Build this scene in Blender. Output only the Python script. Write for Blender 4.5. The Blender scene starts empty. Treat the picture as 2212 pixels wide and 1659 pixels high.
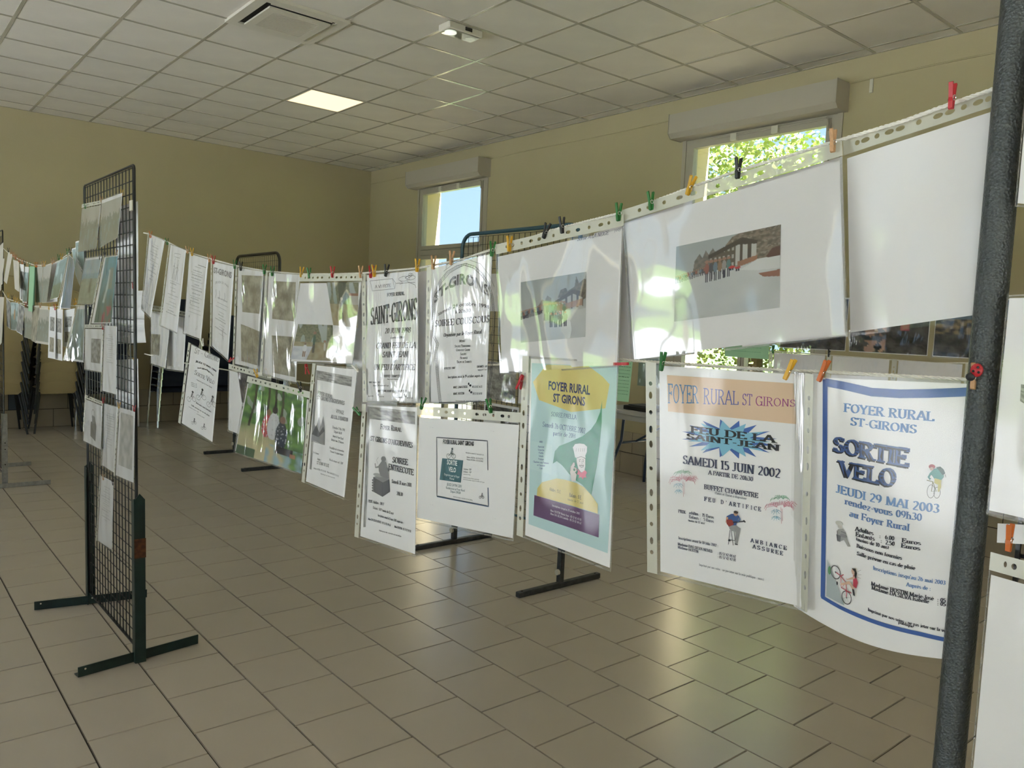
import bpy, bmesh, math, random
from mathutils import Vector, Matrix, noise
from mathutils.geometry import tessellate_polygon
random.seed(7)
C = bpy.context.scene.collection
S = bpy.context.scene
PI = math.pi

# ------------------------------------------------------------------ camera
F_PX, H = 1701.6, 1.461
YAW, PITCH, ROLL = math.radians(49.949), math.radians(-4.50), math.radians(2.496)
fw = Vector((math.cos(YAW)*math.cos(PITCH), math.sin(YAW)*math.cos(PITCH), math.sin(PITCH)))
r0 = Vector((math.sin(YAW), -math.cos(YAW), 0)); u0 = r0.cross(fw)
rt = r0*math.cos(ROLL)+u0*math.sin(ROLL); up = rt.cross(fw)
CAM = Vector((0, 0, H))
cd = bpy.data.cameras.new('camera'); cam = bpy.data.objects.new('camera', cd); C.objects.link(cam)
cd.sensor_width = 36; cd.lens = F_PX*36/2212; cd.clip_start = 0.05; cd.clip_end = 200
cam.matrix_world = Matrix((( rt.x, up.x, -fw.x, 0), (rt.y, up.y, -fw.y, 0), (rt.z, up.z, -fw.z, H), (0, 0, 0, 1)))
S.camera = cam

# ------------------------------------------------------------------ sky, sun, exposure
w = bpy.data.worlds.new('world'); S.world = w; w.use_nodes = True
nt = w.node_tree; nt.nodes.clear()
wo = nt.nodes.new('ShaderNodeOutputWorld'); bg = nt.nodes.new('ShaderNodeBackground')
tc = nt.nodes.new('ShaderNodeTexCoord'); sp = nt.nodes.new('ShaderNodeSeparateXYZ'); cr = nt.nodes.new('ShaderNodeValToRGB')
nt.links.new(tc.outputs['Generated'], sp.inputs[0]); nt.links.new(sp.outputs['Z'], cr.inputs[0])
cr.color_ramp.elements[0].position = 0.0; cr.color_ramp.elements[0].color = (0.56, 0.80, 1.0, 1)
cr.color_ramp.elements[1].position = 0.6; cr.color_ramp.elements[1].color = (0.26, 0.48, .95, 1)
nt.links.new(cr.outputs[0], bg.inputs[0]); bg.inputs[1].default_value = .46
nt.links.new(bg.outputs[0], wo.inputs[0])
sl = bpy.data.lights.new('sun', 'SUN'); sl.energy = 27.0; sl.angle = math.radians(0.6); sl.color = (1, .98, .96)
so = bpy.data.objects.new('sun', sl); C.objects.link(so)
so.rotation_euler = Vector((-.07, .55, -.83)).to_track_quat('-Z', 'Y').to_euler()
S.view_settings.view_transform = 'Standard'; S.view_settings.look = 'None'
S.view_settings.gamma = 1; S.view_settings.use_curve_mapping = False
S.view_settings.exposure = 1.72
S.cycles.use_denoising = True
S.cycles.max_bounces = 8; S.cycles.diffuse_bounces = 5; S.cycles.glossy_bounces = 3
S.cycles.transmission_bounces = 4; S.cycles.transparent_max_bounces = 16
S.cycles.sample_clamp_indirect = 6
S.cycles.caustics_reflective = False; S.cycles.caustics_refractive = False
ROOM = dict(x0=-3.6, x1=5.93, y0=-4.6, y1=10.5, z=3.588)

def ray(x, y):
    return fw + rt*((x-1106)/F_PX) - up*((y-829.5)/F_PX)
def atX(x, y, X):
    d = ray(x, y); return CAM + d*(X/d.x)
def atY(x, y, Y):
    d = ray(x, y); return CAM + d*(Y/d.y)
def pix(P):
    v = P-CAM; d = v.dot(fw)
    return (1106+F_PX*v.dot(rt)/d, 829.5-F_PX*v.dot(up)/d)

# ------------------------------------------------------------------ materials
MATS = {}
def mat(name, col, rough=.5, metal=0, spec=.5, noise_amt=0, nscale=8, bump=0, bscale=60, emit=None, estr=0, detail=4, rvar=0):
    if name in MATS: return MATS[name]
    m = bpy.data.materials.new(name); m.use_nodes = True; n = m.node_tree; b = n.nodes['Principled BSDF']
    b.inputs['Base Color'].default_value = (*col, 1); b.inputs['Roughness'].default_value = rough
    b.inputs['Metallic'].default_value = metal; b.inputs['Specular IOR Level'].default_value = spec
    t = n.nodes.new('ShaderNodeTexCoord')
    if noise_amt or rvar:
        x = n.nodes.new('ShaderNodeTexNoise'); x.inputs['Scale'].default_value = nscale; x.inputs['Detail'].default_value = detail
        n.links.new(t.outputs['Object'], x.inputs['Vector'])
        if noise_amt:
            r = n.nodes.new('ShaderNodeValToRGB'); n.links.new(x.outputs['Fac'], r.inputs[0])
            k = noise_amt
            r.color_ramp.elements[0].position = .3; r.color_ramp.elements[1].position = .7
            r.color_ramp.elements[0].color = (*[c*(1-k) for c in col], 1); r.color_ramp.elements[1].color = (*[min(1, c*(1+k)) for c in col], 1)
            n.links.new(r.outputs[0], b.inputs['Base Color'])
        if rvar:
            q = n.nodes.new('ShaderNodeMapRange'); n.links.new(x.outputs['Fac'], q.inputs[0])
            q.inputs[3].default_value = rough-rvar; q.inputs[4].default_value = rough+rvar
            n.links.new(q.outputs[0], b.inputs['Roughness'])
    if bump:
        x = n.nodes.new('ShaderNodeTexNoise'); x.inputs['Scale'].default_value = bscale; x.inputs['Detail'].default_value = 5
        n.links.new(t.outputs['Object'], x.inputs['Vector'])
        u = n.nodes.new('ShaderNodeBump'); u.inputs['Strength'].default_value = bump; u.inputs['Distance'].default_value = .005
        n.links.new(x.outputs['Fac'], u.inputs['Height']); n.links.new(u.outputs[0], b.inputs['Normal'])
    if emit:
        b.inputs['Emission Color'].default_value = (*emit, 1); b.inputs['Emission Strength'].default_value = estr
    MATS[name] = m; return m

M_WALL = mat('wall_paint', (.49, .43, .265), .75, spec=.3, noise_amt=.03, nscale=1.2, bump=.12, bscale=90)
M_CEIL = mat('ceiling_tile', (.74, .705, .62), .9, spec=.2, noise_amt=.04, nscale=3, bump=.15, bscale=220)
M_TEE = mat('tee_bar', (.46, .43, .35), .22, spec=.6)
M_FLOOR = mat('floor_tile', (.56, .505, .42), .25, spec=.5, noise_amt=.03, nscale=2.2, bump=.03, bscale=30, detail=3, rvar=.03)
M_GROUT = mat('grout', (.035, .028, .022), .95)
M_SKIRT = mat('skirting_tile', (.42, .36, .26), .35, noise_amt=.06, nscale=5)
M_SKIRTD = mat('skirting_tile_blue', (.09, .11, .14), .35)
M_WHITE = mat('white_plastic', (.66, .63, .53), .45)
M_FRAME = mat('window_frame', (.46, .42, .34), .4)
M_SLIT = mat('dark_slit', (.03, .025, .02), .8)
M_BLACK = mat('black_wire', (.012, .012, .012), .35, noise_amt=.3, nscale=30)
M_GREEN = mat('dark_green_paint', (.010, .028, .026), .4, noise_amt=.4, nscale=12)
M_RUST = mat('rust', (.10, .035, .012), .8, noise_amt=.5, nscale=60)
M_GALV = mat('galvanised', (.36, .37, .36), .4, metal=.5, noise_amt=.2, nscale=40)
M_DGREY = mat('dark_grey_steel', (.06, .065, .068), .45, metal=.2, noise_amt=.35, nscale=25, bump=.3, bscale=200)
M_BLUE = mat('teal_paint', (.035, .10, .14), .35)
M_BROWN = mat('brown_paint', (.035, .03, .02), .4)
M_ROPE = mat('rope', (.82, .80, .74), .8, noise_amt=.08, nscale=200)
M_PAPER = mat('paper', (.87, .865, .885), .65, spec=.25)
M_BEIGE = mat('beige_plastic', (.50, .41, .215), .35, noise_amt=.05, nscale=4)
M_CHROME = mat('chrome', (.75, .75, .75), .12, metal=1)
M_LEG = mat('black_leg', (.015, .015, .016), .3)
M_NAVY = mat('navy_fabric', (.012, .017, .035), .85, bump=.3, bscale=400)
M_TABLE = mat('table_top', (.42, .41, .38), .4, noise_amt=.05, nscale=3)
M_NAVYM = mat('navy_metal', (.03, .045, .08), .35)
M_LED = mat('led_diffuser', (.9, .85, .7), .4, emit=(1.0, .80, .52), estr=.37)
M_LEDB = M_LED
M_LENS = mat('lens', (.8, .82, .75), .15, emit=(.9, 1, .85), estr=.2)
M_EXT = mat('exterior_render', (.80, .66, .40), .8, noise_amt=.04)
M_BOUNCE = mat('bounce_slab', (.54, .56, .60), .8, noise_amt=.12, nscale=3)  # pale tone chosen to throw sunlight up into the room
M_SHADE = mat('dark_low_bounce', (.055, .055, .035), .95, noise_amt=.3, nscale=3)  # dark tone chosen to keep bounce off the ceiling
M_GRASS = mat('grass', (.12, .20, .05), .9, noise_amt=.4, nscale=2)
M_BARK = mat('bark', (.10, .07, .04), .9, noise_amt=.4, nscale=10)
M_LEAF = mat('leaf', (.25, .32, .075), .5, noise_amt=.45, nscale=1.4)
PEG = {'red': mat('peg_red', (.50, .02, .03), .4), 'green': mat('peg_green', (.02, .17, .03), .4), 'yellow': mat('peg_yellow', (.68, .38, .02), .4),
       'orange': mat('peg_orange', (.58, .14, .02), .4), 'wood': mat('peg_wood', (.56, .33, .17), .6, noise_amt=.12, nscale=300), 'black': mat('peg_black', (.018, .018, .02), .4),
       'white': mat('peg_white', (.75, .74, .70), .4)}
# hammered paint for the near post
M_HAM = mat('hammered_paint', (.075, .085, .088), .32, metal=.35)
n = M_HAM.node_tree; b = n.nodes['Principled BSDF']; t = n.nodes.new('ShaderNodeTexCoord')
v = n.nodes.new('ShaderNodeTexVoronoi'); v.inputs['Scale'].default_value = 420; n.links.new(t.outputs['Object'], v.inputs['Vector'])
x = n.nodes.new('ShaderNodeTexNoise'); x.inputs['Scale'].default_value = 300; x.inputs['Detail'].default_value = 6; n.links.new(t.outputs['Object'], x.inputs['Vector'])
a = n.nodes.new('ShaderNodeMath'); a.operation = 'ADD'; n.links.new(v.outputs['Distance'], a.inputs[0]); n.links.new(x.outputs['Fac'], a.inputs[1])
u = n.nodes.new('ShaderNodeBump'); u.inputs['Strength'].default_value = .55; u.inputs['Distance'].default_value = .0016
n.links.new(a.outputs[0], u.inputs['Height']); n.links.new(u.outputs[0], b.inputs['Normal'])
# print ink carries its own flat colours as a mesh attribute
M_PRINT = mat('print_ink', (.5, .5, .5), .55, spec=.3); n = M_PRINT.node_tree
at_ = n.nodes.new('ShaderNodeAttribute'); at_.attribute_name = 'Col'; n.links.new(at_.outputs['Color'], n.nodes['Principled BSDF'].inputs['Base Color'])

def film(name, tint, base, rough, bump, bs, stretch=(1, 1, 1), opaque=0, ocol=(.7, .7, .62), det=2.5):
    m = bpy.data.materials.new(name); m.use_nodes = True; n = m.node_tree; n.nodes.clear()
    o = n.nodes.new('ShaderNodeOutputMaterial'); mx = n.nodes.new('ShaderNodeMixShader'); tr = n.nodes.new('ShaderNodeBsdfTransparent'); g = n.nodes.new('ShaderNodeBsdfGlossy')
    # Schlick reflectance from the facing ratio (the same on both faces of the thin film)
    lw = n.nodes.new('ShaderNodeLayerWeight'); lw.inputs['Blend'].default_value = .5
    fr = n.nodes.new('ShaderNodeMath'); fr.operation = 'POWER'; n.links.new(lw.outputs['Facing'], fr.inputs[0]); fr.inputs[1].default_value = 4.5
    tr.inputs[0].default_value = (*tint, 1); g.inputs['Roughness'].default_value = rough
    t = n.nodes.new('ShaderNodeTexCoord'); mp = n.nodes.new('ShaderNodeMapping'); mp.inputs['Scale'].default_value = stretch
    x = n.nodes.new('ShaderNodeTexNoise'); x.inputs['Scale'].default_value = bs; x.inputs['Detail'].default_value = det; x.inputs['Distortion'].default_value = 1.2
    n.links.new(t.outputs['Object'], mp.inputs[0]); n.links.new(mp.outputs[0], x.inputs['Vector'])
    u = n.nodes.new('ShaderNodeBump'); u.inputs['Strength'].default_value = bump; u.inputs['Distance'].default_value = .01
    n.links.new(x.outputs['Fac'], u.inputs['Height'])
    n.links.new(u.outputs[0], g.inputs['Normal'])
    ad = n.nodes.new('ShaderNodeMath'); ad.operation = 'MULTIPLY_ADD'; n.links.new(fr.outputs[0], ad.inputs[0]); ad.inputs[1].default_value = .9; ad.inputs[2].default_value = .075+base
    ad.use_clamp = True
    n.links.new(ad.outputs[0], mx.inputs[0])
    if opaque:
        df = n.nodes.new('ShaderNodeBsdfDiffuse'); df.inputs[0].default_value = (*ocol, 1); m2 = n.nodes.new('ShaderNodeMixShader'); m2.inputs[0].default_value = opaque
        n.links.new(tr.outputs[0], m2.inputs[1]); n.links.new(df.outputs[0], m2.inputs[2]); n.links.new(m2.outputs[0], mx.inputs[1])
    else: n.links.new(tr.outputs[0], mx.inputs[1])
    n.links.new(g.outputs[0], mx.inputs[2]); n.links.new(mx.outputs[0], o.inputs[0]); return m
M_SLEEVE = film('clear_sleeve', (.965, .965, .96), .0, .07, .35, 9, (.6, 1.6, .55))
M_CALM = film('smooth_sleeve', (.975, .975, .97), -.045, .10, .10, 6, (.6, 1.4, .5))
M_MID = film('loose_sleeve', (.96, .96, .955), .05, .06, .75, 3.4, (.6, 1.5, .55), det=.6)
M_CRISP = film('crinkled_sleeve', (.95, .95, .94), .07, .08, .6, 5.5, (.6, 1.8, .6))
M_EDGE = film('sleeve_edge', (.80, .81, .80), .06, .15, 1.0, 160, opaque=.25, ocol=(.6, .6, .57))
M_STRIP = film('binding_strip', (.7, .7, .66), .0, .3, .1, 30, opaque=.85, ocol=(.63, .63, .54))
M_GLASS = film('window_glass', (.95, .965, .965), .0, .0, .0, 1)

# ------------------------------------------------------------------ mesh helpers
class MB:
    def __init__(s): s.v = []; s.f = []; s.c = []; s.sm = False
    def add(s, vs, fs, col=None):
        k = len(s.v); s.v += [Vector(p) for p in vs]; s.f += [tuple(i+k for i in f) for f in fs]
        if col is not None:
            s.c += (col if isinstance(col, list) else [col]*len(vs))
        return s
    def box(s, a, b):
        x0, y0, z0 = a; x1, y1, z1 = b
        return s.add([(x0, y0, z0), (x1, y0, z0), (x1, y1, z0), (x0, y1, z0), (x0, y0, z1), (x1, y0, z1), (x1, y1, z1), (x0, y1, z1)],
                     [(3, 2, 1, 0), (4, 5, 6, 7), (0, 1, 5, 4), (1, 2, 6, 5), (2, 3, 7, 6), (3, 0, 4, 7)])
    def cbox(s, a, b, c=.004):
        # box with chamfered vertical and top edges
        x0, y0, z0 = a; x1, y1, z1 = b
        def ring(d, z): return [(x0+d+c, y0+d, z), (x1-d-c, y0+d, z), (x1-d, y0+d+c, z), (x1-d, y1-d-c, z), (x1-d-c, y1-d, z), (x0+d+c, y1-d, z), (x0+d, y1-d-c, z), (x0+d, y0+d+c, z)]
        vs = ring(c, z0)+ring(0, z0+c)+ring(0, z1-c)+ring(c, z1); fs = [tuple(range(7, -1, -1)), tuple(range(24, 32))]
        for k in range(3):
            for i in range(8): fs.append((k*8+i, k*8+(i+1) % 8, k*8+8+(i+1) % 8, k*8+8+i))
        return s.add(vs, fs)
    def tube(s, pts, r, n=8, closed=False, rr=None):
        pts = [Vector(p) for p in pts]; vs = []; fs = []; N = len(pts); prev = None
        for i, p in enumerate(pts):
            a = pts[i-1] if (i or closed) else p; b = pts[(i+1) % N] if (i < N-1 or closed) else p
            d = (b-a).normalized()
            if prev is None: q = d.orthogonal().normalized()
            else: q = (prev-d*prev.dot(d)).normalized()
            prev = q; e = d.cross(q); R = rr[i] if rr else r
            for k in range(n): vs.append(p+(q*math.cos(2*PI*k/n)+e*math.sin(2*PI*k/n))*R)
        for i in range(N if closed else N-1):
            j = (i+1) % N
            for k in range(n): fs.append((i*n+k, i*n+(k+1) % n, j*n+(k+1) % n, j*n+k))
        if not closed: fs += [tuple(range(n-1, -1, -1)), tuple((N-1)*n+k for k in range(n))]
        return s.add(vs, fs)
    def prism(s, poly, axis, a, b):
        # polygon (2D) extruded along axis from a to b
        n = len(poly)
        def P(p, h): return {'x': (h, p[0], p[1]), 'y': (p[0], h, p[1]), 'z': (p[0], p[1], h)}[axis]
        return s.add([P(p, a) for p in poly]+[P(p, b) for p in poly], [tuple(range(n-1, -1, -1)), tuple(range(n, 2*n))]+[(i, (i+1) % n, n+(i+1) % n, n+i) for i in range(n)])
    def build(s, name, m, parent=None, smooth=False, org=None):
        me = bpy.data.meshes.new(name)
        o0 = Vector(org) if org is not None else (parent['_o'] if parent is not None and '_o' in parent else Vector())
        o0 = Vector(o0)
        me.from_pydata([tuple(p-o0) for p in s.v], [], s.f)
        if s.c:
            ca = me.color_attributes.new('Col', 'FLOAT_COLOR', 'POINT')
            ca.data.foreach_set('color', [x for c in s.c for x in (c[0], c[1], c[2], 1)])
        for mm in (m if isinstance(m, (list, tuple)) else [m]): me.materials.append(mm)
        if smooth:
            me.polygons.foreach_set('use_smooth', [True]*len(me.polygons)); me.set_sharp_from_angle(angle=math.radians(35)) if hasattr(me, 'set_sharp_from_angle') else None
        me.update()
        o = bpy.data.objects.new(name, me); C.objects.link(o)
        if parent is not None: o.parent = parent
        elif org is not None: o.location = org
        return o
def tag(o, label=None, cat=None, group=None, kind=None):
    if label: o['label'] = label
    if cat: o['category'] = cat
    if group: o['group'] = group
    if kind: o['kind'] = kind
    return o
ORG = []
def thing(name, label, cat, loc=(0, 0, 0), group=None, kind=None):
    o = bpy.data.objects.new(name, None); C.objects.link(o); o.location = loc; o['_o'] = list(loc); ORG.append(o); o.empty_display_size = .05
    return tag(o, label, cat, group, kind)
def part(mb, name, m, root, smooth=False, sub=None):
    # mesh in world coordinates, child of root (or of the part sub, itself a child of root)
    me_o = mb.build(name, m, root, smooth)
    if sub is not None: me_o.parent = sub
    return me_o

# ------------------------------------------------------------------ room shell
R = ROOM; ZC = R['z']; T = .34
fl = MB().box((R['x0'], R['y0'], -.05), (R['x1'], R['y1'], -.006)).build('floor', M_GROUT); tag(fl, kind='structure'); fl['_o'] = [0, 0, 0]
# floor tiles, 300 mm in running bond
g = .0045; tiles = []
k0 = int((R['x0']-.579)/.301)-1
for k in range(k0, 40):
    xa = .579+.301*k; xb = xa+.301
    if xb < R['x0']+.02 or xa > R['x1']-.02: continue
    y = 4.018 + (.15 if k % 2 else 0) - .3*40
    while y < R['y1']:
        ya, yb = max(y, R['y0']), min(y+.3, R['y1'])
        if yb-ya > .02: tiles.append((max(xa, R['x0']), min(xb, R['x1']), ya, yb))
        y += .3
def tilebox(mb, t, o=(0, 0, 0), top=0.0):
    xa, xb, ya, yb = t; c = .0015
    return mb.add([(xa+g/2, ya+g/2, -.008), (xb-g/2, ya+g/2, -.008), (xb-g/2, yb-g/2, -.008), (xa+g/2, yb-g/2, -.008),
                   (xa+g/2+c, ya+g/2+c, top), (xb-g/2-c, ya+g/2+c, top), (xb-g/2-c, yb-g/2-c, top), (xa+g/2+c, yb-g/2-c, top)],
                  [(4, 5, 6, 7), (0, 1, 5, 4), (1, 2, 6, 5), (2, 3, 7, 6), (3, 0, 4, 7)])
def seen(t):
    P = Vector(((t[0]+t[1])/2, (t[2]+t[3])/2, 0)); d = (P-CAM).dot(fw)
    if d < .4: return 0
    x, y = pix(P)
    return (1/d) if -150 < x < 2360 and y < 1900 else 0
tiles.sort(key=seen, reverse=True)
full = None
rest = MB()
for i, t in enumerate(tiles):
    if i < 300 and seen(t) > 0:
        isfull = abs(t[1]-t[0]-.301) < 1e-4 and abs(t[3]-t[2]-.3) < 1e-4
        if isfull and full is None: full = tilebox(MB(), (0, .301, 0, .3)).build('floor_tile', M_FLOOR); me = full.data; bpy.data.objects.remove(full); full = me
        if isfull: o = bpy.data.objects.new('floor_tile', full); C.objects.link(o); o.location = (t[0], t[2], random.uniform(-.0004, .0002))
        else: o = tilebox(MB(), t).build('floor_tile', M_FLOOR)
        o.parent = fl
    else: tilebox(rest, t)
o = rest.build('outer_tiles', M_FLOOR, fl); o['kind'] = 'stuff'

ce = MB().box((R['x0'], R['y0'], ZC+.02), (R['x1'], R['y1'], ZC+.08)).build('ceiling', M_CEIL); tag(ce, kind='structure'); ce['_o'] = [0, 0, 0]
CX = [.979+.6*i for i in range(-8, 9)]; CY = [5.979+.6*i for i in range(-18, 8)]
xs = [R['x0']]+[x for x in CX if R['x0']+.08 < x < R['x1']-.05]+[R['x1']]; ys = [R['y0']]+[y for y in CY if R['y0']+.08 < y < R['y1']-.05]+[R['y1']]
LEDS = [(3.379, 7.179), (-1.421, 7.179), (-1.421, 3.579), (-1.421, -.021), (3.379, -.621), (.979, -1.821), (-1.421, -2.421), (3.379, -3.021)]  # first panel is in view; the rest are unseen, added to brighten the room
AC = (2.179, 5.379)
cells = [(xs[i], xs[i+1], ys[j], ys[j+1]) for i in range(len(xs)-1) for j in range(len(ys)-1)]
fullm = None; crest = MB(); led_cells = []; nct = 0
def ctile(mb, t):
    xa, xb, ya, yb = t; d = .012
    return mb.box((xa+d, ya+d, ZC-.001), (xb-d, yb-d, ZC+.015))
cells.sort(key=lambda t: (Vector(((t[0]+t[1])/2, (t[2]+t[3])/2, ZC))-CAM).dot(fw) < .3)
for t in cells:
    if any(abs(t[0]-a)+abs(t[2]-b_) < .02 for a, b_ in LEDS+[AC]): continue
    P = Vector(((t[0]+t[1])/2, (t[2]+t[3])/2, ZC)); x, y = pix(P); vis = (P-CAM).dot(fw) > .5 and -250 < x < 2450 and y > -350
    if vis and nct < 290:
        nct += 1
        if abs(t[1]-t[0]-.6) < 1e-3 and abs(t[3]-t[2]-.6) < 1e-3:
            if fullm is None:
                o = MB().box((.012, .012, 0), (.588, .588, .016)).build('ceiling_tile', M_CEIL); fullm = o.data; bpy.data.objects.remove(o)
            o = bpy.data.objects.new('ceiling_tile', fullm); C.objects.link(o); o.location = (t[0], t[2], ZC-.001+random.uniform(0, .0008)); o.parent = ce
        else: ctile(MB(), t).build('ceiling_tile', M_CEIL, ce)
    else: ctile(crest, t)
crest.build('outer_ceiling_tiles', M_CEIL, ce)['kind'] = 'stuff'
for x in xs[1:-1]: MB().box((x-.012, R['y0'], ZC-.004), (x+.012, R['y1'], ZC+.02)).build('tee_bar', M_TEE, ce)
for y in ys[1:-1]: MB().box((R['x0'], y-.012, ZC-.0045), (R['x1'], y+.012, ZC+.02)).build('tee_bar', M_TEE, ce)
for a_, b_ in (((R['x1']-.022, R['y0'], ZC-.005), (R['x1'], R['y1'], ZC+.02)), ((R['x0'], R['y1']-.022, ZC-.005), (R['x1']-.022, R['y1'], ZC+.02))):
    MB().box(a_, b_).build('edge_trim', M_TEE, ce)

# walls; the openings are left between pieces of wall
def wall_with_holes(name, axis, p0, p1, a0, a1, holes):
    mb = MB()
    def bx(a, b, z0, z1):
        if b-a < 1e-4 or z1-z0 < 1e-4: return
        if axis == 'x': mb.box((p0, a, z0), (p1, b, z1))
        else: mb.box((a, p0, z0), (b, p1, z1))
    c = a0
    for (h0, h1, z0, z1) in sorted(holes):
        bx(c, h0, -.05, ZC+.08); bx(h0, h1, -.05, z0); bx(h0, h1, z1, ZC+.08); c = h1
    bx(c, a1, -.05, ZC+.08)
    o = mb.build(name, [M_WALL, M_EXT]); o['kind'] = 'structure'; o['_o'] = [0, 0, 0]
    for p in o.data.polygons:
        cx = p.center.x if axis == 'x' else p.center.y
        inner = p0 if abs(p0) < abs(p1) else p1
        if abs(cx-inner) > .12: p.material_index = 1
    return o
W1 = (7.70, 9.16, .0, 3.24); W2 = (3.24, 4.70, .0, 3.24)
wr = wall_with_holes('wall_right', 'x', R['x1'], R['x1']+T, R['y0']-T, R['y1']+T, [W1, W2])
LW = [(-3.0, -1.2, 0, 2.6), (1.2, 3.0, 0, 2.6), (4.2, 6.0, 0, 2.6), (7.3, 9.1, 0, 2.6)]
wl = wall_with_holes('wall_left', 'x', R['x0']-T, R['x0'], R['y0']-T, R['y1']+T, LW)
wb = wall_with_holes('wall_back', 'y', R['y1'], R['y1']+T, R['x0'], R['x1'], [])
wf = wall_with_holes('wall_front', 'y', R['y0']-T, R['y0'], R['x0'], R['x1'], [(-2.4, -.4, 0, 2.6)])
# cable trunking line along the right wall
cz = 3.405
MB().tube([(R['x1']-.006, y, cz+.004*math.sin(y*3)) for y in [-1+.5*i for i in range(24)]], .006, 6).build('trim_1', M_WALL)['kind'] = 'structure'
MB().box((R['x1']-.014, 2.98, 3.30), (R['x1'], 3.005, 3.40)).build('trim_2', M_WHITE)['kind'] = 'structure'
# tiled skirting (baseboards made of single tiles)
def skirt(name, axis, p, sgn, a0, a1, gaps):
    mb = MB()
    e = .006
    def bb(a, b, z0, z1, d0, d1):
        lo, hi = sorted((p+sgn*d0, p+sgn*d1))
        return ((lo, a, z0), (hi, b, z1)) if axis == 'x' else ((a, lo, z0), (b, hi, z1))
    segs = []; c = a0
    for g0, g1 in gaps: segs.append((c, g0)); c = g1
    segs.append((c, a1))
    for s0, s1 in segs: mb.box(*bb(s0, s1, 0, .418, .0, .004))
    o = mb.build(name, M_GROUT); o['kind'] = 'structure'; n = 0; rest = MB()
    for row in range(2):
        for s0, s1 in segs:
            x = s0-(.15 if row else 0)
            while x < s1:
                a, b = max(x, s0)+.003, min(x+.3, s1)-.003
                if b-a > .02:
                    n += 1; dark = (n*7) % 23 == 5
                    q = bb(a, b, .004+row*.21, .004+row*.21+.203, .002, .010)
                    if n < 120: MB().box(*q).build('skirting_tile', M_SKIRTD if dark else M_SKIRT, o)
                    else: rest.box(*q)
                x += .3
    if rest.v: rest.build('outer_skirting_tiles', M_SKIRT, o)['kind'] = 'stuff'
skirt('baseboard_back', 'y', R['y1'], -1, R['x0'], R['x1']-.012, [])
skirt('baseboard_right', 'x', R['x1'], -1, R['y0'], R['y1']-.012, [(W2[0], W2[1]), (W1[0], W1[1])])

# ------------------------------------------------------------------ windows
def window(name, y0, y1, x, sgn, ztop, split, box=True, depth=.09):
    # x: inner wall face, sgn=+1 when outdoors lies towards +x
    def X(d): return x+sgn*d
    def B(mb, ya, yb, za, zb, d0, d1):
        lo, hi = sorted((X(d0), X(d1))); return mb.box((lo, ya, za), (hi, yb, zb))
    f = MB(); e = .055
    B(f, y0, y0+e, 0, ztop, .0, depth); B(f, y1-e, y1, 0, ztop, .0, depth); B(f, y0+e, y1-e, ztop-.07, ztop, 0, depth); B(f, y0+e, y1-e, 0, .05, 0, depth)
    if split: B(f, y0+e, y1-e, split-.06, split+.01, 0, depth)
    o = f.build(name, M_FRAME); o['kind'] = 'structure'; o['_o'] = [0, 0, 0]
    rows = [(split+.01, ztop-.07), (.05, split-.06)] if split else [(.05, ztop-.07)]
    ym = (y0+y1)/2
    for ri, (za, zb) in enumerate(rows):
        cols = [(y0+e, y1-e)] if (ri == 0 and split) else [(y0+e, ym), (ym, y1-e)]
        for ya, yb in cols:
            s = MB(); q = .035
            B(s, ya+.004, ya+q, za+.004, zb-.004, -.012, .05); B(s, yb-q, yb-.004, za+.004, zb-.004, -.012, .05)
            B(s, ya+q, yb-q, za+.004, za+q+.02, -.012, .05); B(s, ya+q, yb-q, zb-q-.02, zb-.004, -.012, .05)
            so_ = s.build('sash', M_FRAME, o)
            gl = MB(); xg = X(.02); gl.box((min(xg, xg+.006*sgn), ya+q, za+q+.02), (max(xg, xg+.006*sgn), yb-q, zb-q-.02)); gl.build('pane', M_GLASS, so_)
            if ri == 0 and split:
                # espagnolette gear along the top of the sash
                rr_ = MB(); rr_.tube([(X(-.03), ya+.03, zb-.005), (X(-.03), yb-.25, zb-.005)], .008, 8); rr_.tube([(X(-.03), ya+.01, zb-.1), (X(-.03), ya+.02, zb-.012), (X(-.03), ya+.05, zb-.005)], .008, 8)
                rr_.build('opener_rod', M_FRAME, so_)
                for yy in (ya+.45, ya+.85):
                    B(MB(), yy, yy+.06, zb-.05, zb+.01, -.04, -.012).build('rod_clip', M_WHITE, so_)
    # moulding round the inside
    for ya, yb, za, zb in ((y0-.04, y0, 0, ztop), (y1, y1+.04, 0, ztop)):
        B(MB(), ya, yb, za, zb, -.012, .0).build('architrave', M_FRAME, o)
    if box:
        d = .19; z0, z1 = ztop-.045, ztop+.165
        poly = [(X(0), z1), (X(-d), z1), (X(-d), z0+.04), (X(-d+.035), z0), (X(0), z0)]
        bxm = MB().prism([(p[0], p[1]) for p in poly], 'y', y0-.07, y1+.07).build('shutter_box', M_FRAME, o)
        for yy in (y0-.074, y1+.07): MB().prism([(p[0], p[1]) for p in [(X(0), z1+.004), (X(-d-.006), z1+.004), (X(-d-.006), z0+.036), (X(-d+.03), z0-.004), (X(0), z0-.004)]], 'y', yy, yy+.004).build('end_cap', M_FRAME, o)
    # exterior side blocks (reveal render)
    return o
window('window_1', W1[0], W1[1], R['x1'], 1, 3.235, 2.36)
window('window_2', W2[0], W2[1], R['x1'], 1, 3.235, 2.36)
for i, h in enumerate(LW): window('window_%d' % (i+3), h[0], h[1], R['x0'], -1, h[3], None, box=False)
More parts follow.
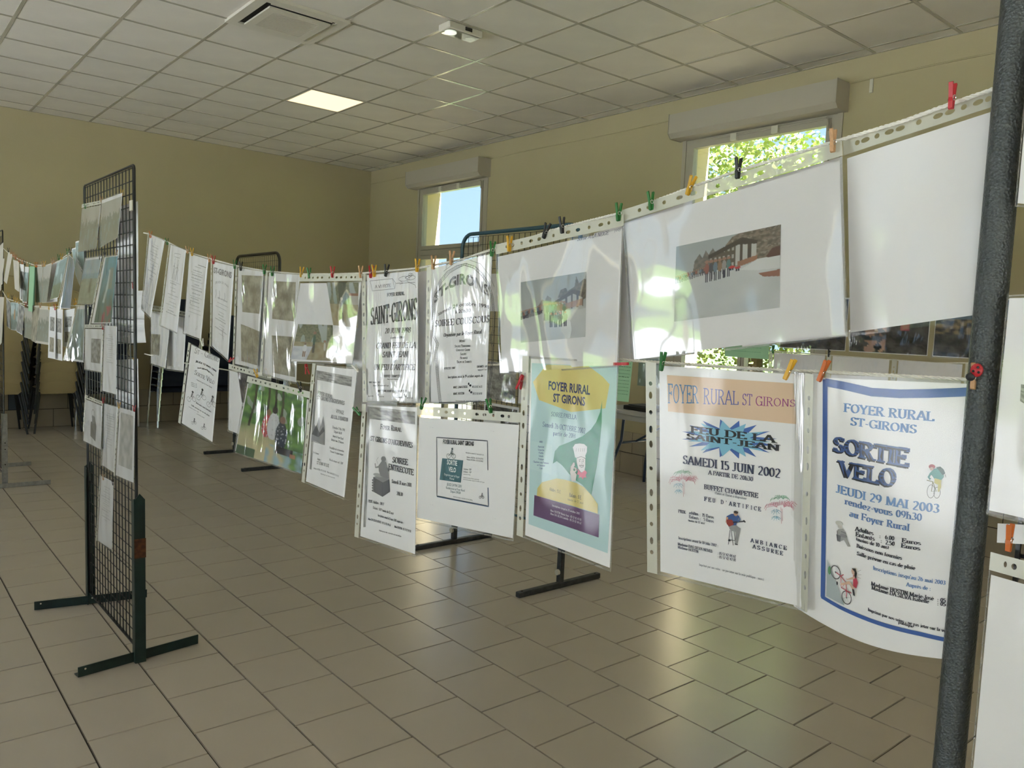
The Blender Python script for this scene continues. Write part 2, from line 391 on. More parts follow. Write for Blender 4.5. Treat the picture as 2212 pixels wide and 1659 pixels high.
# front glazed doors face -y
def door(name, x0, x1, y, zt):
    f = MB(); e = .06
    f.box((x0, y-.09, 0), (x0+e, y, zt)); f.box((x1-e, y-.09, 0), (x1, y, zt)); f.box((x0+e, y-.09, zt-.07), (x1-e, y, zt))
    o = f.build(name, M_FRAME); o['kind'] = 'structure'; o['_o'] = [0, 0, 0]; xm = (x0+x1)/2
    for a_, b_ in ((x0+e, xm-.003), (xm+.003, x1-e)):
        s = MB(); q = .08
        s.box((a_, y-.06, .01), (a_+q, y-.015, zt-.075)); s.box((b_-q, y-.06, .01), (b_, y-.015, zt-.075)); s.box((a_+q, y-.06, .01), (b_-q, y-.015, .2)); s.box((a_+q, y-.06, zt-.16), (b_-q, y-.015, zt-.075))
        l = s.build('door_leaf', M_FRAME, o); MB().box((a_+q, y-.04, .2), (b_-q, y-.034, zt-.16)).build('pane', M_GLASS, l)
        MB().tube([(b_-.04 if a_ < xm-.5 else a_+.04, y+.03, 1.0), (b_-.04 if a_ < xm-.5 else a_+.04, y+.03, 1.12)], .01, 8).build('handle', M_CHROME, l)
door('door_1', -2.4, -.4, R['y0'], 2.6)

# portals help the sky light find the openings
def portal(cx, cy, cz_, sx, sz, d):
    L = bpy.data.lights.new('window_portal', 'AREA'); L.shape = 'RECTANGLE'; L.size = sx; L.size_y = sz; L.cycles.is_portal = True
    o = bpy.data.objects.new('window_portal', L); C.objects.link(o); o.location = (cx, cy, cz_); o.rotation_euler = Vector(d).to_track_quat('-Z', 'Y').to_euler()
for h in (W1, W2): portal(R['x1']+T+.02, (h[0]+h[1])/2, 1.62, h[1]-h[0], 3.24, (-1, 0, 0))
for h in LW: portal(R['x0']-T-.02, (h[0]+h[1])/2, 1.3, h[1]-h[0], 2.6, (1, 0, 0))
for h in ((-2.4, -.4),): portal((h[0]+h[1])/2, R['y0']-T-.02, 1.3, 2, 2.6, (0, 1, 0))

# ------------------------------------------------------------------ outdoors
o = MB().box((-60, -60, -.3), (60, 60, -.12)).build('ground', M_GRASS); o['kind'] = 'structure'
o = MB().box((R['x1']+T, -14, -.12), (14, 18, -.06)).build('low_bounce_ground', M_SHADE); o['kind'] = 'structure'  # unseen dark ground, added to cut bounce through the right windows
o = MB().box((-16, -14, -.12), (R['x0']-T, 18, -.05)).box((R['x0']-T, -14, -.12), (R['x1']+T, R['y0']-T, -.05)).build('bounce_paving', M_BOUNCE); o['kind'] = 'structure'  # unseen pale slab, added to bounce sunlight onto the ceiling
def tree(x, y, h, rad, n, label, seed):
    rnd = random.Random(seed); t = thing('leafy_tree', label, 'tree', (x, y, -.12), group='trees outside the right-hand window')
    tk = MB().tube([(x, y, -.12), (x+.05, y+.1, h*.3), (x-.05, y, h*.6), (x, y, h*.9)], .1, 8, rr=[.16, .12, .08, .03])
    for k in range(7):
        a = rnd.uniform(0, 6.28); zz = h*rnd.uniform(.25, .7); tk.tube([(x, y, zz), (x+math.cos(a)*rad*.4, y+math.sin(a)*rad*.4, zz+.4), (x+math.cos(a)*rad*.8, y+math.sin(a)*rad*.8, zz+.7)], .04, 5, rr=[.05, .035, .012])
    part(tk, 'trunk', M_BARK, t, True)
    mb = MB()
    cl = []
    for k in range(110):
        u1, u2, u3 = rnd.uniform(-1, 1), rnd.uniform(-1, 1), rnd.uniform(0, 1)
        cl.append(Vector((x+u1*rad, y+u2*rad*1.15, .9+u3*(h-1.3)*(1-.12*(u1*u1+u2*u2)))))
    for k in range(n):
        c = cl[k % 110]+Vector((rnd.gauss(0, .30), rnd.gauss(0, .30), rnd.gauss(0, .26)))
        d = Vector((rnd.uniform(-1, 1), rnd.uniform(-1, 1), rnd.uniform(-.8, .3))).normalized(); e = d.orthogonal(); e.rotate(Matrix.Rotation(rnd.uniform(0, 6), 3, d)); L = rnd.uniform(.055, .10)
        mb.add([c, c+d*L*.5+e*L*.32, c+d*L, c+d*L*.5-e*L*.32], [(0, 1, 2, 3)])
    f = part(mb, 'foliage', M_LEAF, t); f['kind'] = 'stuff'
tree(11.2, 7.2, 4.85, 2.1, 34000, 'bright leafy tree filling the right-hand window', 1)
tree(14.4, 12.2, 4.9, 1.7, 6000, 'second leafy tree behind the left edge of the right-hand window', 2)
tree(11.8, 2.3, 4.6, 1.7, 12000, 'leafy tree seen low through the right-hand window', 3)

# ------------------------------------------------------------------ ceiling fittings
for i, (a_, b_) in enumerate(LEDS):
    t = thing('ceiling_light', 'lit square ceiling panel glowing warm white' if i == 0 else 'unseen lit ceiling panel added to brighten the near side', 'light', (a_+.3, b_+.3, ZC), group=None if i == 0 else 'added ceiling lights out of view')
    fr_ = MB()
    for q in (((a_+.012, b_+.012), (a_+.588, b_+.022)), ((a_+.012, b_+.578), (a_+.588, b_+.588)), ((a_+.012, b_+.022), (a_+.022, b_+.578)), ((a_+.578, b_+.022), (a_+.588, b_+.578))):
        fr_.box((*q[0], ZC-.006), (*q[1], ZC+.015))
    part(fr_, 'frame', M_WHITE, t)
    part(MB().box((a_+.022, b_+.022, ZC-.002), (a_+.578, b_+.578, ZC+.012)), 'diffuser', M_LED, t)
# air conditioning cassette
a_, b_ = AC; t = thing('air_conditioner', 'square white ceiling air conditioning cassette with a slatted grille', 'air conditioner', (a_+.3, b_+.3, ZC))
pm = MB(); z = ZC-.022
for q in (((a_-.035, b_-.035), (a_+.635, b_+.035)), ((a_-.035, b_+.565), (a_+.635, b_+.635)), ((a_-.035, b_+.035), (a_+.035, b_+.565)), ((a_+.565, b_+.035), (a_+.635, b_+.565))):
    pm.box((*q[0], z), (*q[1], ZC))
part(pm, 'fascia', M_WHITE, t)
part(MB().box((a_+.035, b_+.035, z+.012), (a_+.565, b_+.565, ZC)), 'slot', M_SLIT, t)
pn = MB()
for q in (((a_+.07, b_+.07), (a_+.53, b_+.13)), ((a_+.07, b_+.47), (a_+.53, b_+.53)), ((a_+.07, b_+.13), (a_+.13, b_+.47)), ((a_+.47, b_+.13), (a_+.53, b_+.47))):
    pn.box((*q[0], z-.016), (*q[1], z-.004))
part(pn, 'inlet_panel', M_WHITE, t)
part(MB().box((a_+.13, b_+.13, z-.006), (a_+.47, b_+.47, z-.002)), 'filter', M_SLIT, t)
for i in range(20): part(MB().box((a_+.13, b_+.132+i*.017, z-.015), (a_+.47, b_+.141+i*.017, z-.006)), 'grille_slat', M_WHITE, t)
for q in (((a_+.07, b_+.037), (a_+.53, b_+.05)), ((a_+.55, b_+.07), (a_+.563, b_+.53))):
    part(MB().box((*q[0], z-.002), (*q[1], z+.008)), 'air_flap', M_WHITE, t)
# emergency light
t = thing('emergency_light', 'small white emergency light box fixed under the ceiling grid', 'light', (3.45, 4.87, ZC))
part(MB().cbox((3.30, 4.79, ZC-.055), (3.60, 4.93, ZC-.004), .006), 'housing', M_WHITE, t)
part(MB().cbox((3.315, 4.80, ZC-.062), (3.585, 4.92, ZC-.055), .002), 'lens', M_GLASS, t)
for k, (cx_, rr_) in enumerate(((3.36, .045), (3.54, .04))):
    m_ = MB(); vs = [(cx_+rr_*math.cos(q*PI/8), 4.86+rr_*math.sin(q*PI/8), ZC-.0635) for q in range(16)]
    m_.add(vs+[(v_[0], v_[1], ZC-.055) for v_ in vs], [tuple(range(16))]+[(i, (i+1) % 16, 16+(i+1) % 16, 16+i) for i in range(16)]); part(m_, 'lamp', M_LENS if k == 0 else M_GLASS, t)
part(MB().box((3.44, 4.785, ZC-.04), (3.50, 4.79, ZC-.015)), 'test_button', M_SLIT, t)

# ------------------------------------------------------------------ grid display panels
def wires(X, y0, y1, z0, z1, r, step, root, m, single=False, stepz=None):
    stepz = stepz or step
    ny = max(1, round((y1-y0)/step)); nz = max(1, round((z1-z0)/stepz))
    if single:
        for i in range(ny+1):
            q0 = y0+(y1-y0)*i/ny; part(MB().tube([(X, q0, z0), (X, q0, z1)], r, 6), 'upright_wire', m, root)
        for j in range(nz+1):
            q0 = z0+(z1-z0)*j/nz; part(MB().tube([(X+2*r, y0, q0), (X+2*r, y1, q0)], r, 6), 'cross_wire', m, root)
    else:
        mb = MB()
        for i in range(ny+1): y = y0+(y1-y0)*i/ny; mb.tube([(X, y, z0), (X, y, z1)], r, 4)
        for j in range(nz+1): z = z0+(z1-z0)*j/nz; mb.tube([(X+2*r, y0, z), (X+2*r, y1, z)], r, 4)
        part(mb, 'wire_mesh', m, root)['kind'] = 'stuff'
def loop(X, y0, y1, z0, z1, r, rad, open_bottom=False):
    pts = []
    if open_bottom: pts.append((X, y0, z0))
    else: pts += [(X, y1-.01, z0), (X, y0+.01, z0), (X, y0, z0+.01)]
    for k in range(7): a = PI-k*PI/12; pts.append((X, y0+rad+rad*math.cos(a), z1-rad+rad*math.sin(a)))
    for k in range(7): a = PI/2-k*PI/12; pts.append((X, y1-rad+rad*math.cos(a), z1-rad+rad*math.sin(a)))
    if open_bottom: pts.append((X, y1, z0)); return MB().tube(pts, r, 10)
    pts.append((X, y1, z0+.01)); return MB().tube(pts, r, 10, closed=True)

# black panel in the left foreground, on green angle-iron feet
PX, PY0, PY1, PZ = .880, 3.358, 4.178, 2.008
t = thing('grid_panel', 'black wire grid panel on dark green angle-iron feet, nearest on the left', 'display panel', (PX, PY0, 0))
part(loop(PX, PY0, PY1, .055, PZ, .0045, .02), 'outer_frame', M_BLACK, t, True)
part(MB().tube([(PX, PY0+.02, .06), (PX, PY0+.02, PZ-.004)], .003, 6), 'edge_rod', M_BLACK, t); part(MB().tube([(PX, PY1-.02, .06), (PX, PY1-.02, PZ-.004)], .003, 6), 'edge_rod', M_BLACK, t)
part(MB().box((PX-.012, PY0-.006, 1.83), (PX-.008, PY0+.03, 1.87)), 'paper_tag', M_WHITE, t)
wires(PX-.001, PY0+.02, PY1-.02, .06, PZ-.008, .0022, .0487, t, M_BLACK, True, .05)
def angle_post(y, ztop, sg):
    mb = MB(); x0 = PX-.012
    poly = [(x0, 0), (x0+.04, 0), (x0+.04, ztop-.025), (x0+.02, ztop), (x0, ztop-.025)]
    mb.prism(poly, 'y', y-.002, y+.002)
    mb.prism([(y, 0), (y+sg*.035, 0), (y+sg*.035, ztop-.03), (y, ztop-.02)], 'x', x0-.002, x0+.002)
    return mb
part(angle_post(PY0-.008, .705, 1), 'upright', M_GREEN, t)
part(angle_post(PY1+.008, .70, -1), 'upright', M_GREEN, t)
part(MB().box((PX-.014, PY0-.0115, .44), (PX+.03, PY0-.0098, .52)), 'rust_patch', M_RUST, t)
def foot(ya, yb, xa, xb, m, nm='foot'):
    # angle iron lying from (xa,ya) to (xb,yb)
    A = Vector((xa, ya, 0)); B_ = Vector((xb, yb, 0)); d = (B_-A).normalized(); n_ = Vector((-d.y, d.x, 0)); mb = MB()
    def slab(o1, o2, z0, z1):
        vs = [A+n_*o1, B_+n_*o1, B_+n_*o2, A+n_*o2]
        mb.add([(p.x, p.y, z0) for p in vs]+[(p.x, p.y, z1) for p in vs], [(3, 2, 1, 0), (4, 5, 6, 7), (0, 1, 5, 4), (1, 2, 6, 5), (2, 3, 7, 6), (3, 0, 4, 7)])
    slab(0, .004, .002, .042); slab(.004, .04, .002, .006)
    f_ = part(mb, nm, m, t)
    for q in (.055, .5):
        c = A.lerp(B_, q); m_ = MB().tube([c-n_*.0008+Vector((0, 0, .03)), c-n_*.0002+Vector((0, 0, .03))], .004, 8); part(m_, 'bolt_hole', M_WHITE, t)
foot(3.336, 3.405, .655, 1.137, M_GREEN); foot(4.205, 4.105, .640, 1.115, M_GREEN)

def leanX(y, z): return PX-.012*(y-PY0)-.0125*z
for ch in t.children:
    if ch.name.startswith(('foot', 'bolt')): continue
    for v_ in ch.data.vertices:
        v_.co.x += leanX(v_.co.y+PY0, v_.co.z)-PX
# far left panel with galvanised feet
t = thing('grid_panel', 'black wire grid panel with galvanised feet at the far left edge', 'display panel', (.90, 7.18, 0))
gx = .895
part(loop(gx, 7.18, 8.05, .10, 1.99, .005, .02), 'outer_frame', M_BLACK, t, True)
wires(gx, 7.20, 8.03, .12, 1.95, .0022, .05, t, M_BLACK)
for y in (7.172, 8.052):
    part(MB().box((gx-.012, y-.002, 0), (gx+.022, y+.002, .58)).box((gx-.014, y-.002, 0), (gx-.010, y+(.03 if y < 7.5 else -.03), .58)), 'upright', M_GALV, t)
    for z in (.55, .35, .30, .18): part(MB().tube([(gx+.005, y-.008 if z == .55 else y-.0035, z), (gx+.005, y, z)], .008 if z == .55 else .005, 8), 'bolt' if z == .55 else 'bolt_hole', M_GALV if z == .55 else M_SLIT, t)
for y, m_ in ((7.16, M_GALV), (8.06, M_GALV)): part(MB().box((.62, y-.018, .002), (1.205, y-.014, .036)).box((.62, y-.014, .002), (1.205, y+.02, .006)), 'foot', m_, t)

# tubular panels of the second row, and the near one by the camera
def tube_panel(label, X, y0, y1, m, mf, ztop=2.0, zbot=.30, r=.012, rad=.09, knob=True, wr_=.0018, step=.05, feet=(-.31, .31), first=None):
    t = thing('grid_panel', label, 'display panel', (X, y0, 0))
    part(loop(X, y0, y1, zbot, ztop, r, rad, True), 'tube_frame', m, t, True)
    part(MB().tube([(X, y0, zbot+.02), (X, y1, zbot+.02)], r*.6, 8), 'bottom_bar', m, t, True)
    wires(X, y0+.015, y1-.015, zbot+.02, ztop-.02, wr_, step, t, M_BLACK)
    for y in (y0+.03, y1-.03):
        part(MB().box((X-.011, y-.011, .24), (X+.011, y+.011, zbot+.10)), 'inner_leg', mf, t)
        part(MB().cbox((X-.016, y-.016, .03), (X+.016, y+.016, .25), .003), 'leg_socket', mf, t)
        part(MB().cbox((X+feet[0], y-.016, .001), (X+feet[1], y+.016, .031), .003), 'foot', mf, t)
        if knob:
            part(MB().tube([(X-.030, y, .09), (X-.016, y, .09)], .016, 12), 'clamp_knob', M_WHITE, t); part(MB().tube([(X+.016, y, .06), (X+.022, y, .06)], .006, 8), 'bolt', M_GALV, t)
        for q in feet: part(MB().tube([(X+q*.9, y, .031), (X+q*.9, y, .033)], .006, 8), 'end_bolt', M_SLIT, t)
    return t
tube_panel('blue-green tube-framed grid panel in the second row, below the left window', 3.0, 3.05, 4.12, M_BLUE, M_DGREY)
tube_panel('brown tube-framed grid panel with rounded corners, far second row', 3.0, 6.93, 7.99, M_BROWN, M_DGREY, r=.014)
tube_panel('tube-framed grid panel beyond the right edge, second row', 3.0, -.75, .25, M_BLUE, M_DGREY)
t = thing('grid_panel', 'grid panel with thick hammered dark grey post, right edge of the view', 'display panel', (.889, .307, 0))
pl = MB().tube([(.889, .307, .0)]+[(.889, .307, .1+.1*i) for i in range(20)]+[(.889, .307-.02, 2.03), (.889, .307-.06, 2.05), (.889, -.45, 2.05), (.889, -.49, 2.03), (.889, -.51, 2.0), (.889, -.51, 0)], .0152, 20)
part(pl, 'tube_frame', M_HAM, t, True)
wires(.889, -.46, .262, .15, 2.0, .0028, .05, t, M_BLACK)
for y in (.307, -.51):
    part(MB().cbox((.62, y-.016, .001), (1.16, y+.016, .031), .003), 'foot', M_DGREY, t)
    part(MB().tube([(.889, y, .031), (.889, y, .22)], .019, 16), 'leg_socket', M_DGREY, t)

# ------------------------------------------------------------------ lettering (own stroke font with serifs)
G = {}
for line in '''A .72|1:.04,0 .37,1|2:.37,1 .70,0|0:.17,.34 .56,.34
B .66|3:.13,0 .13,1|0:.13,1 .33,1|0:.13,.52 .33,.52|0:.13,0 .34,0|a:.31,.76,.24,.24,90,-90|a:.33,.26,.27,.26,90,-90
C .68|a:.38,.5,.31,.5,42,318|0:.62,.98 .62,.76
D .74|3:.13,0 .13,1|0:.13,1 .34,1|0:.13,0 .34,0|a:.33,.5,.34,.5,90,-90
E .62|3:.13,0 .13,1|0:.13,1 .56,1|0:.13,.52 .42,.52|0:.13,0 .58,0|0:.56,1 .56,.80|0:.58,0 .58,.22|0:.42,.62 .42,.42
F .58|3:.13,0 .13,1|0:.13,1 .54,1|0:.13,.52 .42,.52|0:.54,1 .54,.80|0:.42,.62 .42,.42
G .74|a:.38,.5,.31,.5,42,330|1:.64,.04 .64,.42|0:.46,.43 .74,.43|0:.62,.98 .62,.76
H .76|3:.13,0 .13,1|3:.63,0 .63,1|0:.13,.52 .63,.52
I .28|3:.14,0 .14,1
J .40|2:.26,.2 .26,1|a:.12,.18,.14,.18,0,-150
K .72|3:.13,0 .13,1|2:.13,.42 .60,1|2:.27,.58 .64,0
L .60|3:.13,0 .13,1|0:.13,0 .56,0|0:.56,0 .56,.24
M .92|1:.13,0 .13,1|0:.13,1 .46,.06|0:.46,.06 .79,1|1:.79,0 .79,1
N .76|1:.13,0 .13,1|0:.13,1 .62,0|2:.62,0 .62,1
O .76|a:.38,.5,.31,.5,0,360
P .60|3:.13,0 .13,1|0:.13,1 .32,1|0:.13,.48 .32,.48|a:.31,.74,.24,.26,90,-90
Q .76|a:.38,.5,.31,.5,0,360|0:.40,.16 .66,-.18
R .70|3:.13,0 .13,1|0:.13,1 .32,1|0:.13,.50 .32,.50|a:.31,.75,.24,.25,90,-90|2:.32,.5 .62,0
S .56|a:.28,.75,.19,.25,40,270|a:.28,.26,.21,.26,90,-140|0:.45,.98 .45,.78|0:.08,.02 .08,.24
T .66|1:.33,0 .33,1|0:.05,1 .61,1|0:.05,1 .05,.78|0:.61,1 .61,.78
U .74|2:.14,.30 .14,1|2:.61,.30 .61,1|a:.375,.30,.235,.30,180,360
V .72|1:.04,1 .37,0|2:.37,0 .68,1
W .98|1:.04,1 .30,0|0:.30,0 .50,.9|0:.50,.9 .70,0|2:.70,0 .94,1
X .70|3:.06,1 .64,0|3:.08,0 .60,1
Y .70|1:.05,1 .35,.48|2:.35,.48 .64,1|1:.35,0 .35,.48
Z .62|0:.06,1 .56,1|0:.56,1 .06,0|0:.06,0 .56,0|0:.06,1 .06,.8|0:.56,0 .56,.2
0 .54|a:.27,.5,.2,.5,0,360
1 .40|3:.22,0 .22,1|0:.22,1 .06,.84
2 .54|a:.26,.73,.19,.27,160,-30|0:.43,.6 .06,.03|0:.06,.03 .5,.03
3 .52|a:.24,.76,.17,.24,150,-90|a:.24,.27,.21,.27,90,-150
4 .56|1:.38,0 .38,1|0:.38,1 .04,.3|0:.04,.3 .54,.3
5 .52|0:.12,1 .46,1|0:.12,1 .10,.55|a:.24,.31,.21,.31,120,-140
6 .54|a:.28,.32,.2,.32,0,360|a:.44,.36,.36,.62,110,185
7 .50|0:.05,1 .48,1|0:.48,1 .18,0
8 .54|a:.27,.76,.17,.24,0,360|a:.27,.27,.21,.27,0,360
9 .54|a:.26,.68,.2,.32,0,360|a:.10,.64,.36,.62,-70,5
- .34|0:.05,.36 .29,.36
' .20|0:.12,1 .08,.76
. .22|0:.11,0 .11,.14
, .22|0:.12,.12 .08,-.14
: .24|0:.12,0 .12,.14|0:.12,.44 .12,.58
( .3|a:.36,.45,.26,.62,140,220
) .3|a:-.06,.45,.26,.62,40,-40
a .50|a:.22,.19,.16,.19,0,360|0:.38,.5 .38,.04|a:.23,.46,.16,.18,150,0
b .56|1:.12,1 .12,.0|a:.28,.32,.19,.32,0,360
c .48|a:.27,.32,.2,.32,45,315
d .56|0:.44,1 .44,0|a:.27,.32,.19,.32,0,360|0:.34,1 .44,1
e .50|a:.26,.32,.2,.32,0,320|0:.08,.34 .46,.34
f .34|1:.14,0 .14,.8|a:.27,.8,.13,.18,180,60|0:.03,.62 .30,.62
g .52|a:.24,.38,.17,.24,0,360|0:.42,.6 .42,.0|a:.24,-.04,.18,.2,0,-160
h .58|3:.12,0 .12,1|1:.46,0 .46,.4|a:.29,.40,.17,.24,0,180
i .28|1:.14,0 .14,.62|0:.14,.79 .14,.95|0:.05,.62 .14,.62
j .28|0:.14,-.1 .14,.62|0:.14,.79 .14,.95
k .56|3:.12,0 .12,1|0:.12,.28 .44,.62|2:.22,.38 .5,0
l .28|3:.14,0 .14,1
m .84|3:.12,0 .12,.62|1:.42,0 .42,.42|1:.72,0 .72,.42|a:.27,.42,.15,.2,0,180|a:.57,.42,.15,.2,0,180
n .58|3:.12,0 .12,.62|1:.46,0 .46,.42|a:.29,.42,.17,.2,0,180
o .52|a:.26,.32,.2,.32,0,360
p .56|3:.12,-.28 .12,.62|a:.28,.32,.19,.32,0,360
q .56|1:.44,-.28 .44,.62|a:.27,.32,.19,.32,0,360
r .40|3:.12,0 .12,.62|a:.28,.40,.15,.22,160,40
s .42|a:.21,.48,.14,.15,40,270|a:.21,.18,.16,.17,90,-140
t .34|0:.14,.06 .14,.82|0:.03,.62 .30,.62|a:.22,.1,.08,.1,180,330
u .58|1:.12,.62 .12,.2|3:.46,0 .46,.62|a:.29,.2,.17,.2,180,360
v .52|1:.05,.62 .27,0|2:.27,0 .48,.62
w .76|1:.05,.62 .22,0|0:.22,0 .38,.58|0:.38,.58 .55,0|2:.55,0 .72,.62
x .52|3:.06,.62 .46,0|3:.07,0 .44,.62
y .52|1:.05,.62 .28,0|2:.16,-.26 .48,.62
z .46|0:.07,.6 .41,.6|0:.41,.6 .06,.02|0:.06,.02 .42,.02'''.split('\n'):
    p = line.split('|'); ch, wd = p[0].rsplit(' ', 1); G[ch] = (float(wd), p[1:])
ACC = {'é': ('e', 1), 'è': ('e', -1), 'à': ('a', -1), 'É': ('E', 1)}
GC = {}
def glyph(ch, tk, serif, cst):
    key = (ch, tk, serif, cst)
    if key in GC: return GC[key]
    base, acc = ACC.get(ch, (ch, 0))
    if base == ' ' or base not in G: r = (.32, [], []); GC[key] = r; return r
    wd, st = G[base]; vs = []; fs = []
    thin = tk*cst
    def quadstrip(pts, wds):
        k = len(vs)
        for i, p in enumerate(pts):
            a = pts[max(0, i-1)]; b = pts[min(len(pts)-1, i+1)]; dx, dy = b[0]-a[0], b[1]-a[1]; L = math.hypot(dx, dy) or 1; nx, ny = -dy/L, dx/L
            vs.append((p[0]+nx*wds[i]/2, p[1]+ny*wds[i]/2)); vs.append((p[0]-nx*wds[i]/2, p[1]-ny*wds[i]/2))
        for i in range(len(pts)-1): fs.append((k+2*i, k+2*i+2, k+2*i+3, k+2*i+1))
    def wof(dx, dy):
        L = math.hypot(dx, dy) or 1; return thin+(tk-thin)*min(1, abs(dx/L*.30-dy/L*.97))**1.3
    for s_ in st:
        f, body = s_.split(':')
        if f == 'a':
            cx, cy, rx, ry, a0, a1 = map(float, body.split(',')); n = 14 if abs(a1-a0) > 200 else 8
            pts = []; ws = []
            for i in range(n+1):
                a = math.radians(a0+(a1-a0)*i/n); iy = ry-thin/2; pts.append((cx+rx*math.cos(a), cy+iy*math.sin(a)))
                ws.append(wof(-rx*math.sin(a), iy*math.cos(a)))
            quadstrip(pts, ws)
        else:
            f = int(f); pts = [tuple(map(float, q.split(','))) for q in body.split()]; (x0, y0), (x1, y1) = pts
            # keep horizontal bars inside cap height
            if abs(y0-y1) < .01:
                yy = min(max(y0, thin/2), (1-thin/2) if y0 > .9 else y0); 
                if y0 < .02: yy = thin/2
                pts = [(x0, yy), (x1, yy)]
            quadstrip(pts, [wof(x1-x0, y1-y0)]*2)
            if serif:
                for bit, (x, y) in ((1, pts[0]), (2, pts[1])):
                    if f & bit:
                        sw = tk*.5+.085; yy = y+thin/2 if y < .3 else y-thin/2; quadstrip([(x-sw, yy), (x+sw, yy)], [thin]*2)
    if acc: quadstrip([(.2 if acc > 0 else .32, .74), (.32 if acc > 0 else .2, .92)][::1], [thin*1.3]*2)
    r = (wd, vs, fs); GC[key] = r; return r
def serif_text(s, tk=.15, serif=True, cst=.35, slant=0, small=1):
    vs = []; fs = []; x = 0
    for i, ch in enumerate(s):
        sc = 1
        if small < 1 and ch.islower(): ch = ch.upper(); sc = small
        wd, gv, gf = glyph(ch, tk, serif, cst); k = len(vs)
        vs += [((px_+slant*py_)*sc+x, py_*sc) for px_, py_ in gv]; fs += [tuple(q+k for q in f) for f in gf]; x += (wd+.04)*sc
    return vs, fs, max(x, .1)
SC = {}
def sans_text(s, bold=.0):
    key = (s, bold)
    if key in SC: return SC[key]
    cu = bpy.data.curves.new('t', 'FONT'); cu.body = s; cu.size = 1; cu.offset = bold; cu.resolution_u = 2
    o = bpy.data.objects.new('t', cu); C.objects.link(o); me = bpy.data.meshes.new_from_object(o)
    vs = [(v.co.x, v.co.y) for v in me.vertices]; fs = [tuple(p.vertices) for p in me.polygons]
    bpy.data.objects.remove(o); bpy.data.meshes.remove(me); bpy.data.curves.remove(cu)
    x0 = min(v[0] for v in vs); x1 = max(v[0] for v in vs); capk = 1/.70
    vs = [((a-x0)*capk, b*capk) for a, b in vs]; r = (vs, fs, (x1-x0)*capk); SC[key] = r; return r

